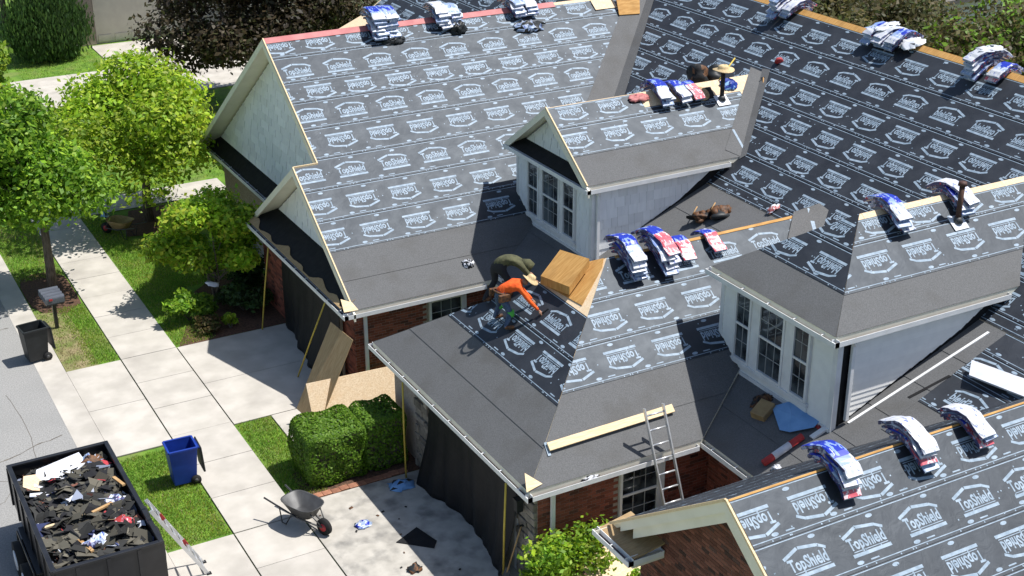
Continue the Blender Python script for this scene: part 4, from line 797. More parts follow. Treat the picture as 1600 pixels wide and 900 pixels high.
# small loose strips on the felt at hips
for k, (fr, u, s_, du_, ds_) in enumerate(((fG, .80, .72, .12, .3), (fD, 11.0, .25, .08, .75), (fR, .0, 0, 0, 0))):
    if du_: MB().poly([fr.p(u, s_, .03), fr.p(u+.07, s_, .03), fr.p(u+.07+du_*.3, s_+ds_, .03), fr.p(u+du_*.3, s_+ds_, .03)], .004, down=-fr.n).build('tape_strip', 'print', H)
for pts in (([.14, .1, .03], [.42, .16, .03], [.2, .38, .05]),):
    MB().poly([fG.p(.02, .12, .05), fG.p(.42, .2, .04), fG.p(.16, .52, .04)], .01, down=-fG.n).build('corner_sheathing', 'pine', H)
MB().poly([fL.p(.12, .12, .03), fL.p(.5, .1, .04), fL.p(.42, .35, .04), fL.p(.16, .5, .06)], .01, down=-fL.n).build('corner_sheathing', 'pine', H)
# underlayment flap at the end of the garage ridge
MB().poly([fG.p(8.9, 4.1, .05), fG.p(9.9, 4.1, .06), fG.p(10.6, 4.6, .10), fG.p(10.4, 4.95, .10), fG.p(9.6, 4.9, .05)], .005, down=-fG.n).build('loose_flap', 'felt', H)
MB().poly([fG.p(9.75, 4.12, .068), fG.p(9.85, 4.12, .068), fG.p(10.12, 4.9, .078), fG.p(10.0, 4.9, .078)], .003, down=-fG.n).build('flap_print', 'print', H)

# ------------------------------------------------------------------ people
def skin_obj(name, J, E, parent, mats, zone, sub=2):
    me = bpy.data.meshes.new('sk'); keys = list(J); me.from_pydata([J[k][0] for k in keys], [(keys.index(a), keys.index(b_)) for a, b_ in E], [])
    o = bpy.data.objects.new('sk', me); COL.objects.link(o); o.modifiers.new('s', 'SKIN'); me.skin_vertices  # layer is created by the modifier
    for i, k in enumerate(keys):
        r_ = J[k][1]; me.skin_vertices[0].data[i].radius = (r_, r_) if not hasattr(r_, '__len__') else r_
        me.skin_vertices[0].data[i].use_root = (i == 0)
    ss = o.modifiers.new('d', 'SUBSURF'); ss.levels = sub; ss.render_levels = sub
    dg = bpy.context.evaluated_depsgraph_get(); m2 = bpy.data.meshes.new_from_object(o.evaluated_get(dg)); bpy.data.objects.remove(o)
    m2.materials.clear()
    for k in mats: m2.materials.append(M[k])
    segs = [(V(J[a][0]), V(J[b_][0]), zone(a, b_)) for a, b_ in E]
    for p in m2.polygons:
        c = p.center; best = 1e9
        for a, b_, zn in segs:
            d = b_-a; t = max(0, min(1, (c-a).dot(d)/max(d.length_squared, 1e-9))); q = (c-(a+d*t)).length
            if q < best: best = q; mi = zn
        p.material_index = mi; p.use_smooth = True
    q = bpy.data.objects.new(name, m2); link(q, parent); return q
def person(loc, label, J, shirt, pants, hatted, zs):
    root = empty('person', loc, 0, label, 'person'); L0 = V(loc)
    JJ = {k: (tuple(V(p)-L0), r_) for k, (p, r_) in J.items()}
    E = [('pel', 'sp'), ('sp', 'ch'), ('ch', 'nk'), ('nk', 'hd'), ('pel', 'hpL'), ('hpL', 'knL'), ('knL', 'akL'), ('akL', 'ftL'), ('pel', 'hpR'), ('hpR', 'knR'), ('knR', 'akR'), ('akR', 'ftR'), ('ch', 'shL'), ('shL', 'elL'), ('elL', 'wrL'), ('ch', 'shR'), ('shR', 'elR'), ('elR', 'wrR')]
    def zone(a, b_):
        if b_ in ('ftL', 'ftR'): return 3
        if b_[:2] in ('kn', 'ak', 'hp'): return 1
        if b_ == 'hd': return 2
        return 0
    skin_obj('body', JJ, E, root, [shirt, pants, 'skin', 'leather'], zone)
    for sd in 'LR':      # hands: palm, four fingers and a thumb closing towards the roof
        w_ = V(JJ['wr'+sd][0]); el_ = V(JJ['el'+sd][0]); d = (w_-el_).normalized(); s_ = d.cross(V((0, 0, 1))).normalized(); dn = s_.cross(d)
        dn = dn if dn.z < 0 else -dn; HJ = {'w': (tuple(w_), .026), 'p': (tuple(w_+d*.07), .034)}; HE_ = [('w', 'p')]
        for q in range(4):
            a = w_+d*.085+s_*(.028*(q-1.5)); ln_ = (.032, .038, .036, .028)[q]
            HJ['a%d' % q] = (tuple(a), .011); HJ['b%d' % q] = (tuple(a+d*ln_+dn*.012), .010); HJ['c%d' % q] = (tuple(a+d*ln_*1.5+dn*.04), .008); HE_ += [('p', 'a%d' % q), ('a%d' % q, 'b%d' % q), ('b%d' % q, 'c%d' % q)]
        HJ['t1'] = (tuple(w_+d*.045+s_*.045), .012); HJ['t2'] = (tuple(w_+d*.085+s_*.06+dn*.02), .010); HE_ += [('p', 't1'), ('t1', 't2')]
        skin_obj('hand', HJ, HE_, root, ['skin'], lambda a, b_: 0, 1)
    return root, JJ
f1, f2 = fGf.p(4.42, 2.36, .02), fGf.p(4.98, 2.40, .02)
J1 = {'pel': ((1.98, 4.74, 4.70), .14), 'sp': ((2.07, 4.68, 4.83), .13), 'ch': ((2.24, 4.58, 4.95), .145), 'nk': ((2.40, 4.48, 4.98), .06), 'hd': ((2.52, 4.42, 4.97), .10),
      'hpL': ((1.97, 4.86, 4.62), .10), 'knL': ((2.08, 4.97, 4.28), .075), 'akL': (tuple(f2+V((-.04, 0, .09))), .05), 'ftL': (tuple(f2+V((.18, -.03, .12))), .045),
      'hpR': ((1.97, 4.62, 4.62), .10), 'knR': ((2.10, 4.50, 4.26), .075), 'akR': (tuple(f1+V((-.04, 0, .09))), .05), 'ftR': (tuple(f1+V((.16, -.10, .11))), .045),
      'shL': ((2.30, 4.76, 4.92), .072), 'elL': ((2.52, 4.66, 4.68), .052), 'wrL': ((2.66, 4.50, 4.48), .036), 'shR': ((2.28, 4.39, 4.90), .072), 'elR': ((2.40, 4.18, 4.64), .052), 'wrR': ((2.56, 4.03, 4.43), .036)}
p1, j1 = person((1.98, 4.7, 3.88), 'roofer in orange shirt and straw hat bending over the black underlayment', J1, 'orange', 'jeans', True, None)
hd = V(j1['hd'][0]); h_ = hat('straw_hat', p1, hd+V((.04, -.02, .06)), None, .2); h_.rotation_euler = (.15, .55, 0)
tube_o('nose', [hd+V((.09, -.02, -.06)), hd+V((.13, -.03, -.08))], [.015, .01], 'skin', p1, 6)
MB().box((-.17, -.24, .70), (.13, -.16, .88)).build('tool_pouch', 'leather', p1, bevel=.02); MB().box((-.17, .20, .70), (.10, .28, .88)).build('tool_pouch', 'leather', p1, bevel=.02); tube_o('belt', [(.0+.16*math.cos(a), .02+.19*math.sin(a), .86-.05*math.cos(a)) for a in np.linspace(0, 6.283, 20)], .022, 'leather', p1, 6)
kn = V(j1['knR'][0]); tube_o('knee_pad', [kn+V((0, 0, .07)), kn+V((.02, 0, -.06))], [.088, .083], 'lime', p1, 10); kn = V(j1['knL'][0]); tube_o('knee_pad', [kn+V((0, 0, .07)), kn+V((.02, 0, -.06))], [.088, .083], 'lime', p1, 10)
MB().beam(V(j1['wrR'][0])+V((.05, -.04, -.08)), V(j1['wrR'][0])+V((.22, -.06, .0)), .03, .05).build('hammer', 'blackplastic', p1)
f3, f4 = fGf.p(5.75, 2.55, .02), fGf.p(5.35, 2.95, .02)
J2 = {'pel': ((2.42, 5.66, 4.98), .145), 'sp': ((2.55, 5.56, 5.12), .15), 'ch': ((2.74, 5.42, 5.12), .16), 'nk': ((2.90, 5.30, 5.02), .085), 'hd': ((2.99, 5.24, 4.91), .11),
      'hpL': ((2.36, 5.78, 4.86), .11), 'knL': ((2.44, 5.82, 4.50), .08), 'akL': (tuple(f3+V((-.04, 0, .09))), .055), 'ftL': (tuple(f3+V((.17, -.03, .12))), .05),
      'hpR': ((2.44, 5.54, 4.86), .11), 'knR': ((2.60, 5.44, 4.56), .08), 'akR': (tuple(f4+V((-.04, 0, .09))), .055), 'ftR': (tuple(f4+V((.17, -.05, .12))), .05),
      'shL': ((2.82, 5.58, 5.06), .085), 'elL': ((3.00, 5.56, 4.84), .06), 'wrL': ((3.12, 5.42, 4.70), .04), 'shR': ((2.76, 5.24, 5.04), .085), 'elR': ((2.92, 5.10, 4.80), .06), 'wrR': ((3.06, 5.04, 4.66), .04)}
p2, j2 = person((2.4, 5.6, 4.1), 'roofer in olive hoodie crouching with lowered head behind the orange shirt', J2, 'olive', 'darkpants', False, None)
hd = V(j2['hd'][0]); tube_o('hood', [hd+V((-.15, .1, .12)), hd+V((-.02, .02, .07)), hd+V((.06, -.05, 0))], [.10, .15, .12], 'olive', p2, 12)

# ------------------------------------------------------------------ trees and bushes
def leaves(name, centers, radii, n, size, cols, parent, flat=.0, droop=0., inner=.45):
    c = np.array(centers, float); r = np.array(radii, float); r = r if r.ndim == 2 else np.repeat(r[:, None], 3, 1)
    wts = (r[:, 0]*r[:, 1])**1.0; idx = npr.choice(len(c), n, p=wts/wts.sum()); d = npr.normal(size=(n, 3)); d /= np.linalg.norm(d, axis=1)[:, None]
    rad = inner+(1-inner)*npr.uniform(0, 1, n)**.5; rad *= 1+.12*npr.normal(size=n); p = c[idx]+d*r[idx]*rad[:, None]
    nm = d*.6+npr.normal(size=(n, 3))*.6+np.array([0, 0, .55]); nm /= np.linalg.norm(nm, axis=1)[:, None]
    t = np.cross(nm, npr.normal(size=(n, 3))); t /= np.linalg.norm(t, axis=1)[:, None]
    if droop: t = t*(1-droop)+np.array([0, 0, -1])*droop; t /= np.linalg.norm(t, axis=1)[:, None]; nm = nm-t*(nm*t).sum(1)[:, None]; nm /= np.linalg.norm(nm, axis=1)[:, None]
    bt = np.cross(nm, t); s = size*npr.uniform(.45, 1.4, n)[:, None]; asp = .62 if not droop else .38
    v = np.stack([p-t*s*.55, p+bt*s*asp*.5-nm*s*.1, p+t*s*.55-nm*s*.18, p-bt*s*asp*.5-nm*s*.1], 1).reshape(-1, 3); v[:, 2] = np.maximum(v[:, 2], .02 if parent is None else .02-parent.location.z)
    cl = np.array(cols)[npr.integers(0, len(cols), n)]; blob = npr.uniform(.68, 1.25, len(c))[idx]; cl = cl*(blob*npr.uniform(.62, 1.3, n))[:, None]
    o = np_mesh(name, v, np.arange(len(v)).reshape(-1, 4), 'leaf', np.repeat(cl, 4, 0), parent); return o
def blobs(cx, cy, cz, rx, ry, rz, n, k=.38, low=-.75):
    C_, R_ = [], []
    while len(C_) < n:
        d = np.array([rnd.gauss(0, 1) for _ in range(3)]); d /= np.linalg.norm(d)
        if d[2] < low: continue
        q = rnd.uniform(.35, .88); s = rnd.uniform(.7, 1.25)*k; C_.append((cx+d[0]*rx*q, cy+d[1]*ry*q, cz+d[2]*rz*q)); R_.append((rx*s, ry*s, rz*s*.8))
    return C_, R_
def tree(name, label, pos, tr, th_, crown, nl, size, cols, nb=26, group=None, k=.36, bark='bark', stems=1, lean=(0, 0), low=-.75, inner=.45, cat='tree'):
    root = empty(name, (pos[0], pos[1], 0), 0, label, cat, group); cx, cy, cz, rx, ry, rz = crown; C_, R_ = blobs(cx, cy, cz, rx, ry, rz, nb, k, low)
    b = MB(); tips = rnd.sample(range(nb), min(nb, 14))
    for s_ in range(stems):
        ox, oy = (0, 0) if stems == 1 else (rnd.uniform(-.12, .12), rnd.uniform(-.12, .12)); top = V((lean[0]+ox*4, lean[1]+oy*4, th_))
        b.tube([(ox, oy, -.05), (ox*1.5+lean[0]*.3, oy*1.5+lean[1]*.3, th_*.45), top], [tr*1.25, tr, tr*.8], 9)
        for i in tips[s_::stems]:
            e_ = V(C_[i]); mid = top.lerp(e_, .5)+V((0, 0, -.12)); b.tube([top-V((0, 0, .1)), mid, e_], [tr*.5, tr*.3, tr*.08], 6)
    b.build('trunk', bark, root, True); leaves('crown', C_, R_, nl, size, cols, root, inner=inner); return root
YG = [(.28, .45, .025), (.38, .54, .03), (.20, .35, .025), (.45, .55, .05)]; MG = [(.17, .33, .025), (.24, .43, .03), (.11, .24, .02), (.32, .48, .04)]; PU = [(.085, .065, .035), (.06, .045, .03), (.11, .08, .04), (.075, .08, .03)]; OL = [(.13, .12, .04), (.10, .10, .035), (.16, .13, .06), (.09, .12, .03)]
tree('maple_tree', 'tall green maple tree on the verge behind the mailboxes', (-5.0, 20.7), .13, 3.0, (-.65, .2, 3.7, 2.45, 2.5, 2.45), 25000, .17, MG, 40)
tree('lime_green_tree', 'round yellow-green tree on the lawn beside the front path', (-.8, 25.2), .15, 2.0, (.1, .2, 3.35, 3.1, 3.1, 2.55), 27000, .17, YG, 44, lean=(.1, .1))
tree('ornamental_maple', 'small yellow-leaved ornamental tree at the corner of the mulch bed', (-.85, 17.5), .05, 1.0, (-.05, .2, 2.15, 1.75, 1.7, 1.75), 13000, .15, [(.30, .50, .03), (.40, .58, .035), (.22, .40, .03), (.50, .56, .05)], 26, stems=3, k=.33, inner=.3)
tree('purple_tree', 'dark purple-leaved tree behind the left wing ridge', (7.6, 36.5), .2, 2., (0, 0, 4.0, 4.6, 4.0, 3.6), 36000, .21, PU, 40, k=.34)
tree('leafy_tree', 'light green tree beyond the maple next to the street', (-5.0, 33), .14, 2.0, (-.6, 0, 4.0, 1.9, 2.2, 2.6), 16000, .2, MG+YG, 26); tree('leafy_tree', 'yellowish tree at the far end of the verge', (-5.2, 45), .14, 2.0, (-.6, 0, 4.4, 2.2, 2.6, 3.0), 14000, .22, YG, 26)
tree('leafy_tree', 'dark green tree beside the neighbouring garage', (.5, 58), .15, 2.5, (0, 0, 5, 3.2, 2.6, 3.0), 12000, .25, [(.05, .11, .03), (.07, .14, .03)], 24)
for k, (x, y, z, r_, cl) in enumerate(((22.5, 15.5, 4.6, 3.2, OL), (22.6, 10.3, 4.9, 3.3, OL+MG[:1]), (22.2, 5.2, 5.4, 3.2, PU+OL), (25.5, 18.5, 4.5, 3.2, OL), (27, 12.0, 5.0, 3.2, OL+YG[:1]), (21.8, 1.0, 4.8, 2.8, OL))):
    tree('olive_tree', ['olive-brown tree behind the middle of the main ridge', 'olive tree with green patches behind the main ridge bundles', 'purplish tree behind the tall end stack', 'olive tree near the grey far wall', 'yellow-tinged tree behind the olive ones', 'low olive tree past the end of the main ridge'][k], (x, y), .18, 2., (0, 0, z, r_, r_, 3.2), 15000, .2, cl, 28, 'trees behind the main ridge')
# weeping mound
root = empty('weeping_tree', (1.0, 49.2, 0), 0, 'mounded dark green weeping tree beside the neighbouring garage', 'tree'); tube_o('trunk', [(0, 0, 0), (.1, 0, 2.4)], [.16, .1], 'bark', root)
leaves('crown', [(0, 0, 1.7), (-.7, -.4, 1.5), (.7, -.3, 1.4), (0, -.7, 1.2), (-.2, .2, 2.3), (.5, .2, 2.0)], [(1.9, 1.7, 1.75), (1.4, 1.2, 1.4), (1.3, 1.2, 1.3), (1.5, 1.1, 1.2), (1.1, 1.0, 1.2), (1.1, 1, 1.2)], 15000, .22, [(.06, .13, .03), (.09, .17, .035), (.045, .10, .025)], root, droop=.75, inner=.75)
def bush(label, pos, rx, ry, rz, n, size, cols, nb=14, inner=.4, name='shrub'):
    root = empty(name, (pos[0], pos[1], 0), 0, label, 'shrub'); C_, R_ = blobs(0, 0, rz*.55, rx, ry, rz*.6, nb, .42, -.5); b = MB()
    for i in range(min(7, nb)): b.tube([(rnd.uniform(-.06, .06), rnd.uniform(-.06, .06), -.02), V(C_[i])*.5, C_[i]], [.018, .013, .005], 5)
    b.build('stem', 'bark', root); leaves('foliage', C_, R_, n, size, cols, root, inner=inner)
bush('broad-leaved green shrub under the ornamental tree', (-1.95, 16.6), .75, .65, .8, 3600, .15, MG, 14)
bush('dark low shrub by the brick pier', (-.35, 16.5), .8, .8, .75, 2600, .12, [(.04, .085, .02), (.06, .11, .025)]); bush('dark low shrub against the house behind the ornamental tree', (.3, 18.2), .8, .9, .9, 2600, .13, [(.04, .09, .02), (.06, .12, .025)])
bush('small light green sprig at the driveway corner', (-1.1, 15.55), .22, .2, .45, 500, .1, YG); bush('brownish ground shrub at the mulch edge', (-1.75, 15.65), .5, .4, .4, 1100, .09, [(.17, .12, .05), (.12, .10, .03), (.09, .13, .03)])
bush('loose airy green bush against the garage brick wall', (.85, -.45), 1.2, .8, 1.7, 3300, .11, YG+MG, 22, .15); bush('low green bush at the stone pier corner', (.35, .05), .5, .35, .8, 1300, .11, MG+YG, 10, .3); bush('low green bush by the return gutter', (2.1, -1.2), .55, .4, .9, 1400, .11, MG, 10, .3)
# clipped hedges: box-shaped leaf skins over a dark core
def hedge(label, x0, y0, x1, y1, h_, n):
    root = empty('hedge', ((x0+x1)/2, (y0+y1)/2, 0), 0, label, 'hedge', None); cx, cy = (x0+x1)/2, (y0+y1)/2; hx, hy = (x1-x0)/2, (y1-y0)/2
    MB().box((-hx+.12, -hy+.12, 0), (hx-.12, hy-.12, h_-.12)).build('stem', 'bark', root)
    u = npr.uniform(-1, 1, (n, 3)); ax = npr.choice(3, n, p=[.28, .28, .44]); sg = npr.choice([-1, 1], n); u[np.arange(n), ax] = sg*(1-npr.uniform(0, .16, n)**1.3)
    rn = (np.abs(u)**9).sum(1)**(1/9); u = u/np.maximum(rn, 1)[:, None]; wob = 1+.04*np.sin(u[:, 0]*5+u[:, 2]*4)[:, None]
    p = u*np.array([hx, hy, h_/2])*wob+np.array([0, 0, h_/2]); nm = u**3+npr.normal(size=(n, 3))*.45; nm /= np.linalg.norm(nm, axis=1)[:, None]
    t = np.cross(nm, npr.normal(size=(n, 3))); t /= np.linalg.norm(t, axis=1)[:, None]; bt = np.cross(nm, t); s = .075*npr.uniform(.6, 1.3, n)[:, None]
    v = np.stack([p-t*s*.5, p+bt*s*.35, p+t*s*.5, p-bt*s*.35], 1).reshape(-1, 3); cl = np.array([(.13, .27, .02), (.18, .34, .025), (.10, .20, .02), (.22, .36, .04)])[npr.integers(0, 4, n)]*npr.uniform(.75, 1.15, (n, 1))
    np_mesh('foliage', v, np.arange(len(v)).reshape(-1, 4), 'leaf', np.repeat(cl, 4, 0), root)
hedge('bright clipped box hedge beside the lawn strip', -2.3, 6.15, -.82, 7.55, 1.33, 17000); hedge('shaded clipped hedge against the stone pier', -.85, 6.2, .25, 7.4, 1.38, 9000)
for i in range(9): tag(MB().box((-.08, -.055, 0), (.08, .055, .05)).build('edging_brick', 'brick_edge' if 'brick_edge' in M else 'dirt', None, bevel=.006), 'reddish edging brick laid between hedge and driveway', 'brick', 'edging bricks along the driveway') if False else None
M['edgebrick'] = mat('edging_brick', (.36, .17, .10), (.25, .11, .07), rough=.9, scale=12, obj_random=.2)
ed = empty('brick_edging', (-1.65, 5.9, 0), 0, 'row of reddish edging bricks between hedge and driveway', 'edging')
for i in range(11):
    o = MB().box((-.105, -.09, 0), (.105, .09, .05)).build('brick', 'edgebrick', ed, bevel=.008); o.location = (-.55+i*.215, rnd.uniform(-.02, .02)+i*.004, 0); o.rotation_euler = (0, 0, rnd.uniform(-.06, .06))

# ------------------------------------------------------------------ things on the ground
# leaning sheets
board('osb_sheet', [(-1.17, 10.03, .02), (-1.05, 8.83, .02), (.06, 8.95, 2.17), (-.02, 10.2, 2.17)], .018, 'ply', 'brown plywood sheet leaning lengthwise against the garage gutter', 'plywood', (.88, 0, -.47))
board('osb_sheet', [(-1.17, 8.68, .035), (1.2, 8.52, .035), (1.22, 9.05, 1.13), (-1.15, 9.2, 1.13)], .018, 'osb', 'pale chipboard sheet standing on its long edge behind the hedge', 'chipboard', (0, 1, -.2))
board('osb_sheet', [(.9, -1.65, .62), (2.75, -1.1, .62), (2.85, .1, .98), (1.0, -.35, .98)], .018, 'osb', 'chipboard sheet lying behind the loose green bush', 'chipboard')
for a in ((1.1, -1.4), (2.6, -1.0), (1.9, .05)): tag(MB().box((a[0]-.05, a[1]-.05, 0), (a[0]+.05, a[1]+.05, .60 if a[1] < -.5 else .9)).build('wood_block', 'wood', None), 'wooden post propping up the chipboard behind the bush', 'post', 'posts under the chipboard')
board('rubber_sheet', [(-1.42, 3.3, .05), (-.78, 3.61, .05), (-.62, 2.92, .05), (-.79, 2.70, .05)], .015, 'blackfelt', 'black rubber sheet flat on the stained driveway', 'sheet')
crumple('wrapper', (-1.78, 4.28, .03), (0, 0, 1), .2, .16, .12, ['wr_ice', 'whiteplastic', 'wr_blue'], 'blue and white crumpled wrapper on the stained driveway', 'wrapper', 30, 6)
crumple('tarp_heap', (-.35, 5.35, .03), (0, 0, 1), .3, .25, .16, ['bluecloth', 'bluecloth', 'blackplastic'], 'blue and black cloth heap by the garage tarp', 'cloth', 31, 6); crumple('bag', (-1.5, 2.2, .03), (0, 0, 1), .16, .14, .16, ['blackplastic', 'leather'], 'small black bag at the driveway shadow edge', 'bag', 32, 6)
for k in range(16): 
    x, y = rnd.uniform(-2.6, -.3), rnd.uniform(1.5, 5.6); s_ = rnd.uniform(.025, .06); o = MB().poly([(-s_, -s_*.5, .012), (s_*.8, -s_*.6, .014), (s_, s_*.4, .02), (-s_*.6, s_*.6, .012)], .008).build('shingle_scrap', 'blackfelt' if k % 3 else 'leather', None); o.location = (x, y, .031); o.rotation_euler = (0, 0, rnd.uniform(0, 6)); tag(o, 'tiny shingle scrap on the stained driveway', 'scrap', 'shingle scraps on the driveway')
o = empty('shovel', (.15, .95, 0), 0, 'wooden-handled shovel leaning beside the stone pier', 'shovel'); tube_o('handle', [(-.15, -.1, .3), (.18, -.12, 1.35)], .018, 'wood', o); MB().poly([(-.26, -.2, .03), (-.26, .0, .03), (-.13, .0, .36), (-.13, -.2, .36)], .012, down=V((.8, 0, -.3))).build('blade', 'steel', o); MB().beam((.12, -.12, 1.36), (.26, -.12, 1.34), .03, .04).build('grip', 'blackplastic', o)
# wheelie bins
def bin_(name, loc, rz, body, lid, w_, d_, h_, label, lid_open):
    root = empty(name, loc, rz, label, 'bin'); a, c = w_/2*.78, d_/2*.78; A, Cc = w_/2, d_/2; t = .02
    b = MB(); q = [(-a, -c, .06), (a, -c, .06), (a, c, .06), (-a, c, .06)]; Q = [(-A, -Cc, h_), (A, -Cc, h_), (A, Cc, h_), (-A, Cc, h_)]; qi = [(x*.93, y*.93, .1) for x, y, z in q]; Qi = [(x*.92, y*.92, h_) for x, y, z in Q]
    b.add(q+Q+qi+Qi, [(3, 2, 1, 0)]+[(i, (i+1) % 4, 4+(i+1) % 4, 4+i) for i in range(4)]+[(4+i, 4+(i+1) % 4, 12+(i+1) % 4, 12+i) for i in range(4)]+[(12+i, 12+(i+1) % 4, 8+(i+1) % 4, 8+i) for i in range(4)]+[(8, 9, 10, 11)])
    b.build('body', body, root, bevel=.015)
    r = MB(); 
    for i in range(4): r.beam(V(Q[i])*1.0, Q[(i+1) % 4], .05, .055)
    r.build('rim', body, root, bevel=.01)
    for s_ in (-1, 1):
        wl = tube_o('wheel', [(s_*(a+.01), c-.02, .12), (s_*(a+.06), c-.02, .12)], .12, 'rubber', root, 16); tube_o('hub', [(s_*(a+.06), c-.02, .12), (s_*(a+.065), c-.02, .12)], .05, 'steel', wl, 10)
    tube_o('handle', [(-A*.8, Cc+.06, h_-.05), (A*.8, Cc+.06, h_-.05)], .018, body, root); 
    if lid_open: MB().hexa([(-A, Cc+.06, h_-.02), (A, Cc+.06, h_-.02), (A, Cc+.1, h_-.02), (-A, Cc+.1, h_-.02), (-A*.95, Cc+.10, .28), (A*.95, Cc+.10, .28), (A*.95, Cc+.15, .28), (-A*.95, Cc+.15, .28)]).build('lid', lid, root, bevel=.015)
    return root
bin_('wheelie_bin', (-6.42, 16.2, .02), math.pi*1.5+.12, 'blackplastic', 'blackplastic', .58, .66, .98, 'open black wheelie bin standing on the kerb edge', True)
bin_('recycling_bin', (-4.72, 8.05, .01), -math.pi/2-.05, 'blueplastic', 'blackplastic', .58, .66, .98, 'open blue recycling bin with black lid on the grass', True)
# cluster mailbox
root = empty('mailbox', (-5.49, 17.97, 0), .05, 'row of four black mailboxes on one post', 'mailbox'); MB().box((-.05, -.05, 0), (.05, .05, .95)).build('post', 'blackpaint', root); MB().box((-.28, -.42, .92), (.22, .42, .96)).build('shelf', 'blackpaint', root)
for k in range(4):
    b = MB(); n = 8; y = -.33+k*.21; pr = [(-.085, .96), (.085, .96)]+[(.085*math.cos(a), 1.09+.085*math.sin(a)) for a in np.linspace(0, math.pi, n)]
    vs = [(-.30, y+p, z) for p, z in pr]+[(.24, y+p, z) for p, z in pr]; kk = len(pr); b.add(vs, [tuple(range(kk))[::-1], tuple(range(kk, 2*kk))]+[(i, (i+1) % kk, kk+(i+1) % kk, kk+i) for i in range(kk)]); b.build('box', 'mailbox', root)
    if k == 0: MB().box((-.2, y-.10, 1.06), (-.1, y-.087, 1.12)).build('flag', 'red', root)
# wheelbarrow
def barrow(name, loc, rz, label, tub_m, sc_=1.):
    root = empty(name, loc, rz, label, 'wheelbarrow'); root.scale = (sc_,)*3
    n = 20; rings = []; t = MB()
    for (rx, ry, cx, z) in ((.28, .19, .02, .30), (.46, .31, .0, .58), (.48, .33, 0, .60), (.455, .305, 0, .59), (.26, .17, .02, .315)):
        rings.append([(cx+rx*math.copysign(abs(math.cos(a))**.6, math.cos(a)), ry*math.copysign(abs(math.sin(a))**.6, math.sin(a)), z) for a in np.linspace(0, 2*math.pi, n, endpoint=False)])
    vs = [p for r in rings for p in r]; fs = [(i*n+k, i*n+(k+1) % n, (i+1)*n+(k+1) % n, (i+1)*n+k) for i in range(4) for k in range(n)]+[tuple(range(n))[::-1], tuple(4*n+k for k in range(n))]
    t.add(vs, fs); t.build('tub', tub_m, root, True)
    for s_ in (-1, 1):
        tube_o('handle', [(.62, s_*.06, .20), (0, s_*.2, .28), (-.85, s_*.32, .52)], .02, 'steel', root); tube_o('leg', [(-.15, s_*.2, .30), (-.3, s_*.24, .02), (-.42, s_*.24, .02), (-.45, s_*.26, .38)], .014, 'blackpaint', root); tube_o('brace', [(.62, s_*.06, .2), (.36, s_*.16, .50)], .014, 'steel', root)
    wl = tube_o('wheel', [(.62, -.045, .19), (.62, .045, .19)], .19, 'rubber', root, 20); tube_o('hub', [(.62, -.06, .19), (.62, .06, .19)], .09, 'red', wl, 12); return root
barrow('wheelbarrow', (-2.92, 4.95, .03), -1.15, 'grey wheelbarrow standing on the driveway beside the hedge', 'steel', 1.03)
r_ = barrow('garden_cart', (-2.0, 24.2, 0), 2.2, 'brown wheelbarrow in the tree shade on the lawn', 'ply'); 
crumple('jacket', (-2.35, 24.75, .55), (0, 0, 1), .14, .2, .3, ['bluecloth', 'whiteplastic', 'blackplastic'], 'blue and white bundle beside the brown wheelbarrow', 'cloth', 40, 6)
crumple('wrapper', (-1.15, 16.75, .92), (.3, -.4, .8), .22, .11, .06, ['whiteplastic'], 'white wrapper caught in the ornamental tree', 'wrapper', 41, 5)
# dump trailer and its load
root = empty('dump_trailer', (-7.46, 5.65, 0), 0, 'black steel dump trailer heaped with torn-off shingles', 'trailer'); W2, L2, zf, zt = 1.05, 2.2, .72, 1.62
MB().box((-W2, -L2, zf-.08), (W2, L2, zf)).build('floor', 'blackpaint', root)
for s_ in (-1, 1):
    sd = MB(); sd.box((s_*W2-.03, -L2, zf), (s_*W2+.03, L2, zt)); o = sd.build('side_wall', 'blackpaint', root); MB().box((s_*W2-.05, -L2-.03, zt), (s_*W2+.05, L2+.03, zt+.06)).build('top_rail', 'blackpaint', o, bevel=.012)
    for i in range(7): y = -L2+.05+i*(2*L2-.1)/6; MB().box((s_*(W2+.03)-.035, y-.04, zf), (s_*(W2+.03)+.035, y+.04, zt)).build('stake', 'blackpaint', o)
    f = MB(); f.tube([(s_*(W2+.2), -.95, .55), (s_*(W2+.2), -.85, .84), (s_*(W2+.2), .85, .84), (s_*(W2+.2), .95, .55)], .02, 6); f.poly([(s_*(W2+.04), -.95, .86), (s_*(W2+.16), -.95, .86), (s_*(W2+.16), .95, .86), (s_*(W2+.04), .95, .86)], .03); f.build('fender', 'blackpaint', root)
    for y in (-.45, .45): wl = tube_o('wheel', [(s_*(W2+.09), y, .40), (s_*(W2+.36), y, .40)], .40, 'rubber', root, 22); tube_o('rim', [(s_*(W2+.35), y, .40), (s_*(W2+.375), y, .40)], .22, 'whiteplastic', wl, 14)
for y, nm in ((L2, 'front_wall'), (-L2, 'tailgate')):
    o = MB().box((-W2+.03, y-.03, zf), (W2-.03, y+.03, zt)).build(nm, 'blackpaint', root); MB().box((-W2-.02, y-.05, zt), (W2+.02, y+.05, zt+.05)).build('top_rail', 'blackpaint', o, bevel=.01)
    for x in (-.6, 0, .6): MB().box((x-.04, y-.06 if y < 0 else y+.03, zf), (x+.04, y-.03 if y < 0 else y+.06, zt)).build('stake', 'blackpaint', o)
tg_ = MB(); tg_.beam((0, L2, .6), (0, L2+1.2, .55), .12, .12); tg_.beam((-.5, L2, .6), (0, L2+1.0, .57), .08, .08); tg_.beam((.5, L2, .6), (0, L2+1.0, .57), .08, .08); tg_.build('drawbar', 'blackpaint', root)
b = MB(); base_ = []
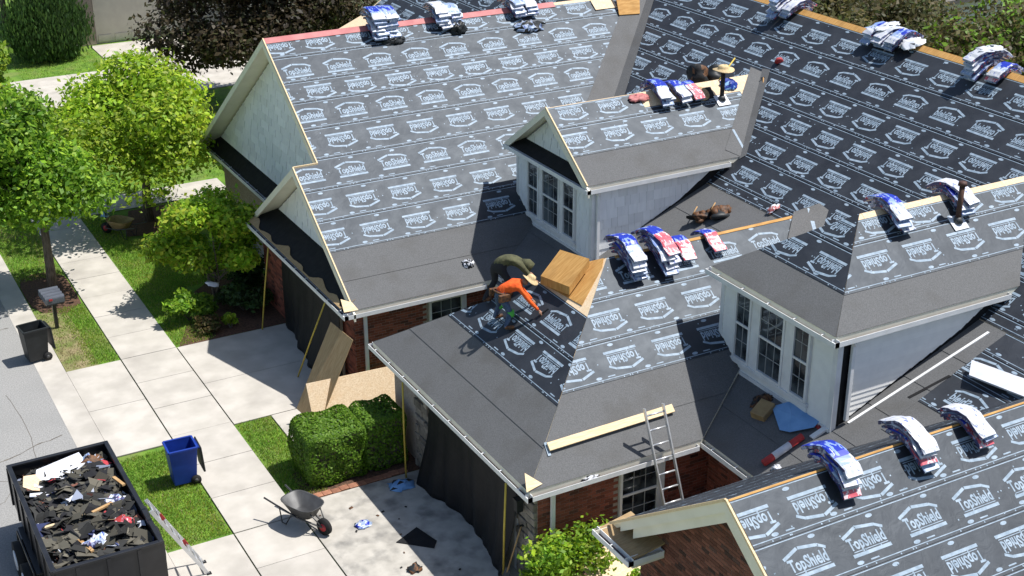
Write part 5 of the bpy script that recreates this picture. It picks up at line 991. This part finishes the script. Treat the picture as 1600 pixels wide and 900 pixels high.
DC = [((.075, .07, .055), 40), ((.035, .035, .033), 40), ((.12, .11, .085), 18), ((.02, .02, .022), 25), ((.5, .53, .6), 3), ((.25, .28, .36), 3), ((.16, .07, .05), 4), ((.04, .05, .12), 3), ((.4, .05, .06), 1), ((.4, .29, .17), 2)]
DCc = [c for c, k in DC]; DCw = [k for c, k in DC]
for k in range(1500):
    x, y = rnd.uniform(-W2+.12, W2-.12), rnd.uniform(-L2+.12, L2-.12); hgt = zf+.58+.28*math.cos(x*1.2)*math.cos(y*.62)+rnd.uniform(-.1, .12); c = rnd.choices(DCc, DCw)[0]
    if c[2] > .4 and y > 1.2: c = DCc[0]
    s_ = rnd.choice([rnd.uniform(.05, .15), rnd.uniform(.12, .30)]); a = rnd.uniform(0, 6.28); u_ = V((math.cos(a), math.sin(a), rnd.gauss(0, .33))).normalized(); v_ = u_.cross(V((rnd.gauss(0, .33), rnd.gauss(0, .33), 1))).normalized(); nn = u_.cross(v_); p = V((x, y, hgt)); bend = rnd.uniform(-.3, .3)*s_
    ws = [rnd.uniform(.5, 1.1) for _ in range(4)]; pts = [p-u_*s_*ws[0]-v_*s_*.6, p-v_*s_*.65*ws[1]+nn*bend, p+u_*s_*ws[2]-v_*s_*.5, p+u_*s_*ws[3]+v_*s_*.55, p+v_*s_*.6*ws[1]+nn*bend, p-u_*s_*ws[0]*.8+v_*s_*.6]
    for q in pts: q.x = max(-W2+.05, min(W2-.05, q.x)); q.y = max(-L2+.05, min(L2-.05, q.y)); q.z = max(q.z, zf+.02)
    kk_ = rnd.uniform(.7, 1.3); col = tuple(min(1, w_*kk_) for w_ in c); lo = [q-V((0, 0, .012)) for q in pts]; b.add(pts, [(0, 1, 4, 5), (1, 2, 3, 4)], 0, col); b.add(pts+lo, [(i, 6+i, 6+(i+1) % 6, (i+1) % 6) for i in range(6)], 0, col)
b.box((-W2+.06, -L2+.06, zf+.01), (W2-.06, L2-.06, zf+.30), 0, (.03, .03, .028)); o = b.build('roofing_debris', 'debris', None); o.location = root.location; tag(o, 'heap of torn shingles, felt and wrappers inside the trailer', 'debris', kind='stuff')
bx, by = root.location.x, root.location.y
def deb(nm, pts, m_, label, cat): board(nm, [(bx+x, by+y, z+.14) for x, y, z in pts], .025, m_, label, cat)
deb('white_board', [(-.72, 1.25, 1.42), (-.55, 1.78, 1.50), (.42, 2.05, 1.52), (.48, 1.65, 1.46), (.05, 1.35, 1.40), (-.35, .92, 1.38)], 'whiteplastic', 'large white foam board lying on the trailer load', 'board'); deb('plywood_scrap', [(-.93, 1.35, 1.42), (-.85, 1.65, 1.5), (-.6, 1.6, 1.5), (-.45, 1.05, 1.38), (-.62, 1.0, 1.36)], 'osb', 'tan plywood scrap beside the white foam board', 'plywood')
deb('white_trim', [(-.88, .92, 1.40), (-.85, 1.02, 1.42), (.02, .62, 1.46), (.0, .45, 1.44)], 'whiteplastic', 'narrow white trim piece across the trailer load', 'trim')
for k, (a, c, lab) in enumerate((((-.85, -.45, 1.42), (-.05, -.55, 1.52), 'pale wooden stake along the trailer side'), ((.1, -.52, 1.52), (.55, -.35, 1.52), 'short wooden stake in the middle of the load'), ((.85, .75, 1.45), (.95, .25, 1.5), 'wooden stick by the trailer wall'), ((-.4, -.95, 1.40), (-.2, -1.75, 1.42), 'weathered lath near the tailgate'))):
    tag(MB().beam((bx+a[0], by+a[1], a[2]+.14), (bx+c[0], by+c[1], c[2]+.14), .07, .04).build('wood_scrap', 'wood' if k else 'pine', None), lab, 'wood scrap')
for k, (x, y, mt, lab) in enumerate(((-.05, -1.45, ['wr_ice', 'whiteplastic', 'wr_side'], 'long pale blue wrapper near the tailgate'), (.55, -1.0, ['red', 'wr_red', 'whiteplastic'], 'red and white wrapper near the tailgate corner'), (.62, -.15, ['whiteplastic', 'wr_ice', 'wr_side'], 'white wrapper against the trailer wall'), (-.12, .25, ['wr_ice', 'whiteplastic', 'wr_side'], 'bluish wrapper in the middle of the load'), (.55, 1.75, ['wr_ice', 'leather'], 'grey wrapper in the front corner of the trailer'))):
    crumple('wrapper', (bx+x, by+y, 1.5), (0, 0, 1), .32, .16, .22, mt, lab, 'wrapper', 50+k, 8)
ladder('ladder', (-5.33, 4.42, .0), (-6.36, 4.46, 1.9), .45, (.06, 1, 0), 8, 'aluminium ladder with red labels leaning against the trailer', 'alu', True)

# ------------------------------------------------------------------ neighbours
nb = empty('neighbour_house', (3, 50.6, 0), 0, 'neighbouring house with cream panelled garage door and pale brick pier', 'house')
MB().box((-.6, .35, 0), (12, 9, 4.2)).build('wall', 'lightbrick', nb); MB().box((-.25, .1, 0), (.62, .5, 3.2)).build('pier', 'lightbrick', nb); MB().box((-.45, -.02, 0), (-.28, .34, 3.4)).build('downspout', 'white', nb); MB().box((-.6, -.3, 3.9), (12.4, .5, 4.1)).build('eave', 'trim', nb)
MB().poly([(-1, -.5, 4.0), (12.6, -.5, 4.0), (12.6, 5, 7.3), (-1, 5, 7.3)], .15).build('roof', 'roofshingle', nb); MB().poly([(-1, 9.6, 4.3), (12.6, 9.6, 4.3), (12.6, 5.02, 7.3), (-1, 5.02, 7.3)], .15).build('roof', 'roofshingle', nb)
gd = MB().box((.66, .2, 0), (7.5, .34, 2.6)).build('garage_door', 'gdoor', nb)
for r in range(1):
    for c in range(8): MB().box((.75+c*.84, .165, .08+r*.52), (.75+c*.84+.66, .199, .08+r*.52+.36)).build('door_panel', 'gdoor', gd, bevel=.02)
n2 = empty('neighbour_house', (14, 44, 0), 0, 'neighbouring house with cream horizontal siding behind the purple tree', 'house'); MB().box((-3, 2, -.2), (9, 9, 3.4)).build('wall', 'trim', n2)
for k in range(14): MB().hexa([(-3.1, 1.94, .2+k*.23), (9, 1.94, .2+k*.23), (9, 2.0, .2+k*.23), (-3.1, 2.0, .2+k*.23), (-3.1, 1.98, .42+k*.23), (9, 1.98, .42+k*.23), (9, 2.0, .42+k*.23), (-3.1, 2.0, .42+k*.23)]).build('siding_board', 'trim', n2)
MB().poly([(-3.6, 1.4, 3.4), (9.6, 1.4, 3.4), (9.6, 5.5, 6), (-3.6, 5.5, 6)], .15).build('roof', 'roofshingle', n2)
n3 = empty('neighbour_house', (29, 23, 0), 0, 'grey sided house behind the main ridge bundles', 'house'); MB().box((-3, -2, 0), (6, 8, 5.0)).build('wall', 'clap', n3); MB().poly([(-3.4, -2.5, 5), (6.4, -2.5, 5), (6.4, 3, 7.6), (-3.4, 3, 7.6)], .15).build('roof', 'roofshingle', n3)
n4 = empty('neighbour_house', (33, 14, 0), 0, 'house with grey shingle roof behind the olive trees', 'house'); MB().box((-2, -3, 0), (6, 3, 3.5)).build('wall', 'lightbrick', n4); MB().poly([(-2.6, -3.6, 3.5), (6.6, -3.6, 3.5), (6.6, 0, 6), (-2.6, 0, 6)], .15).build('roof', 'roofshingle', n4); MB().poly([(-2.6, 3.6, 3.5), (6.6, 3.6, 3.5), (6.6, .01, 6), (-2.6, .01, 6)], .15).build('roof', 'roofshingle', n4)
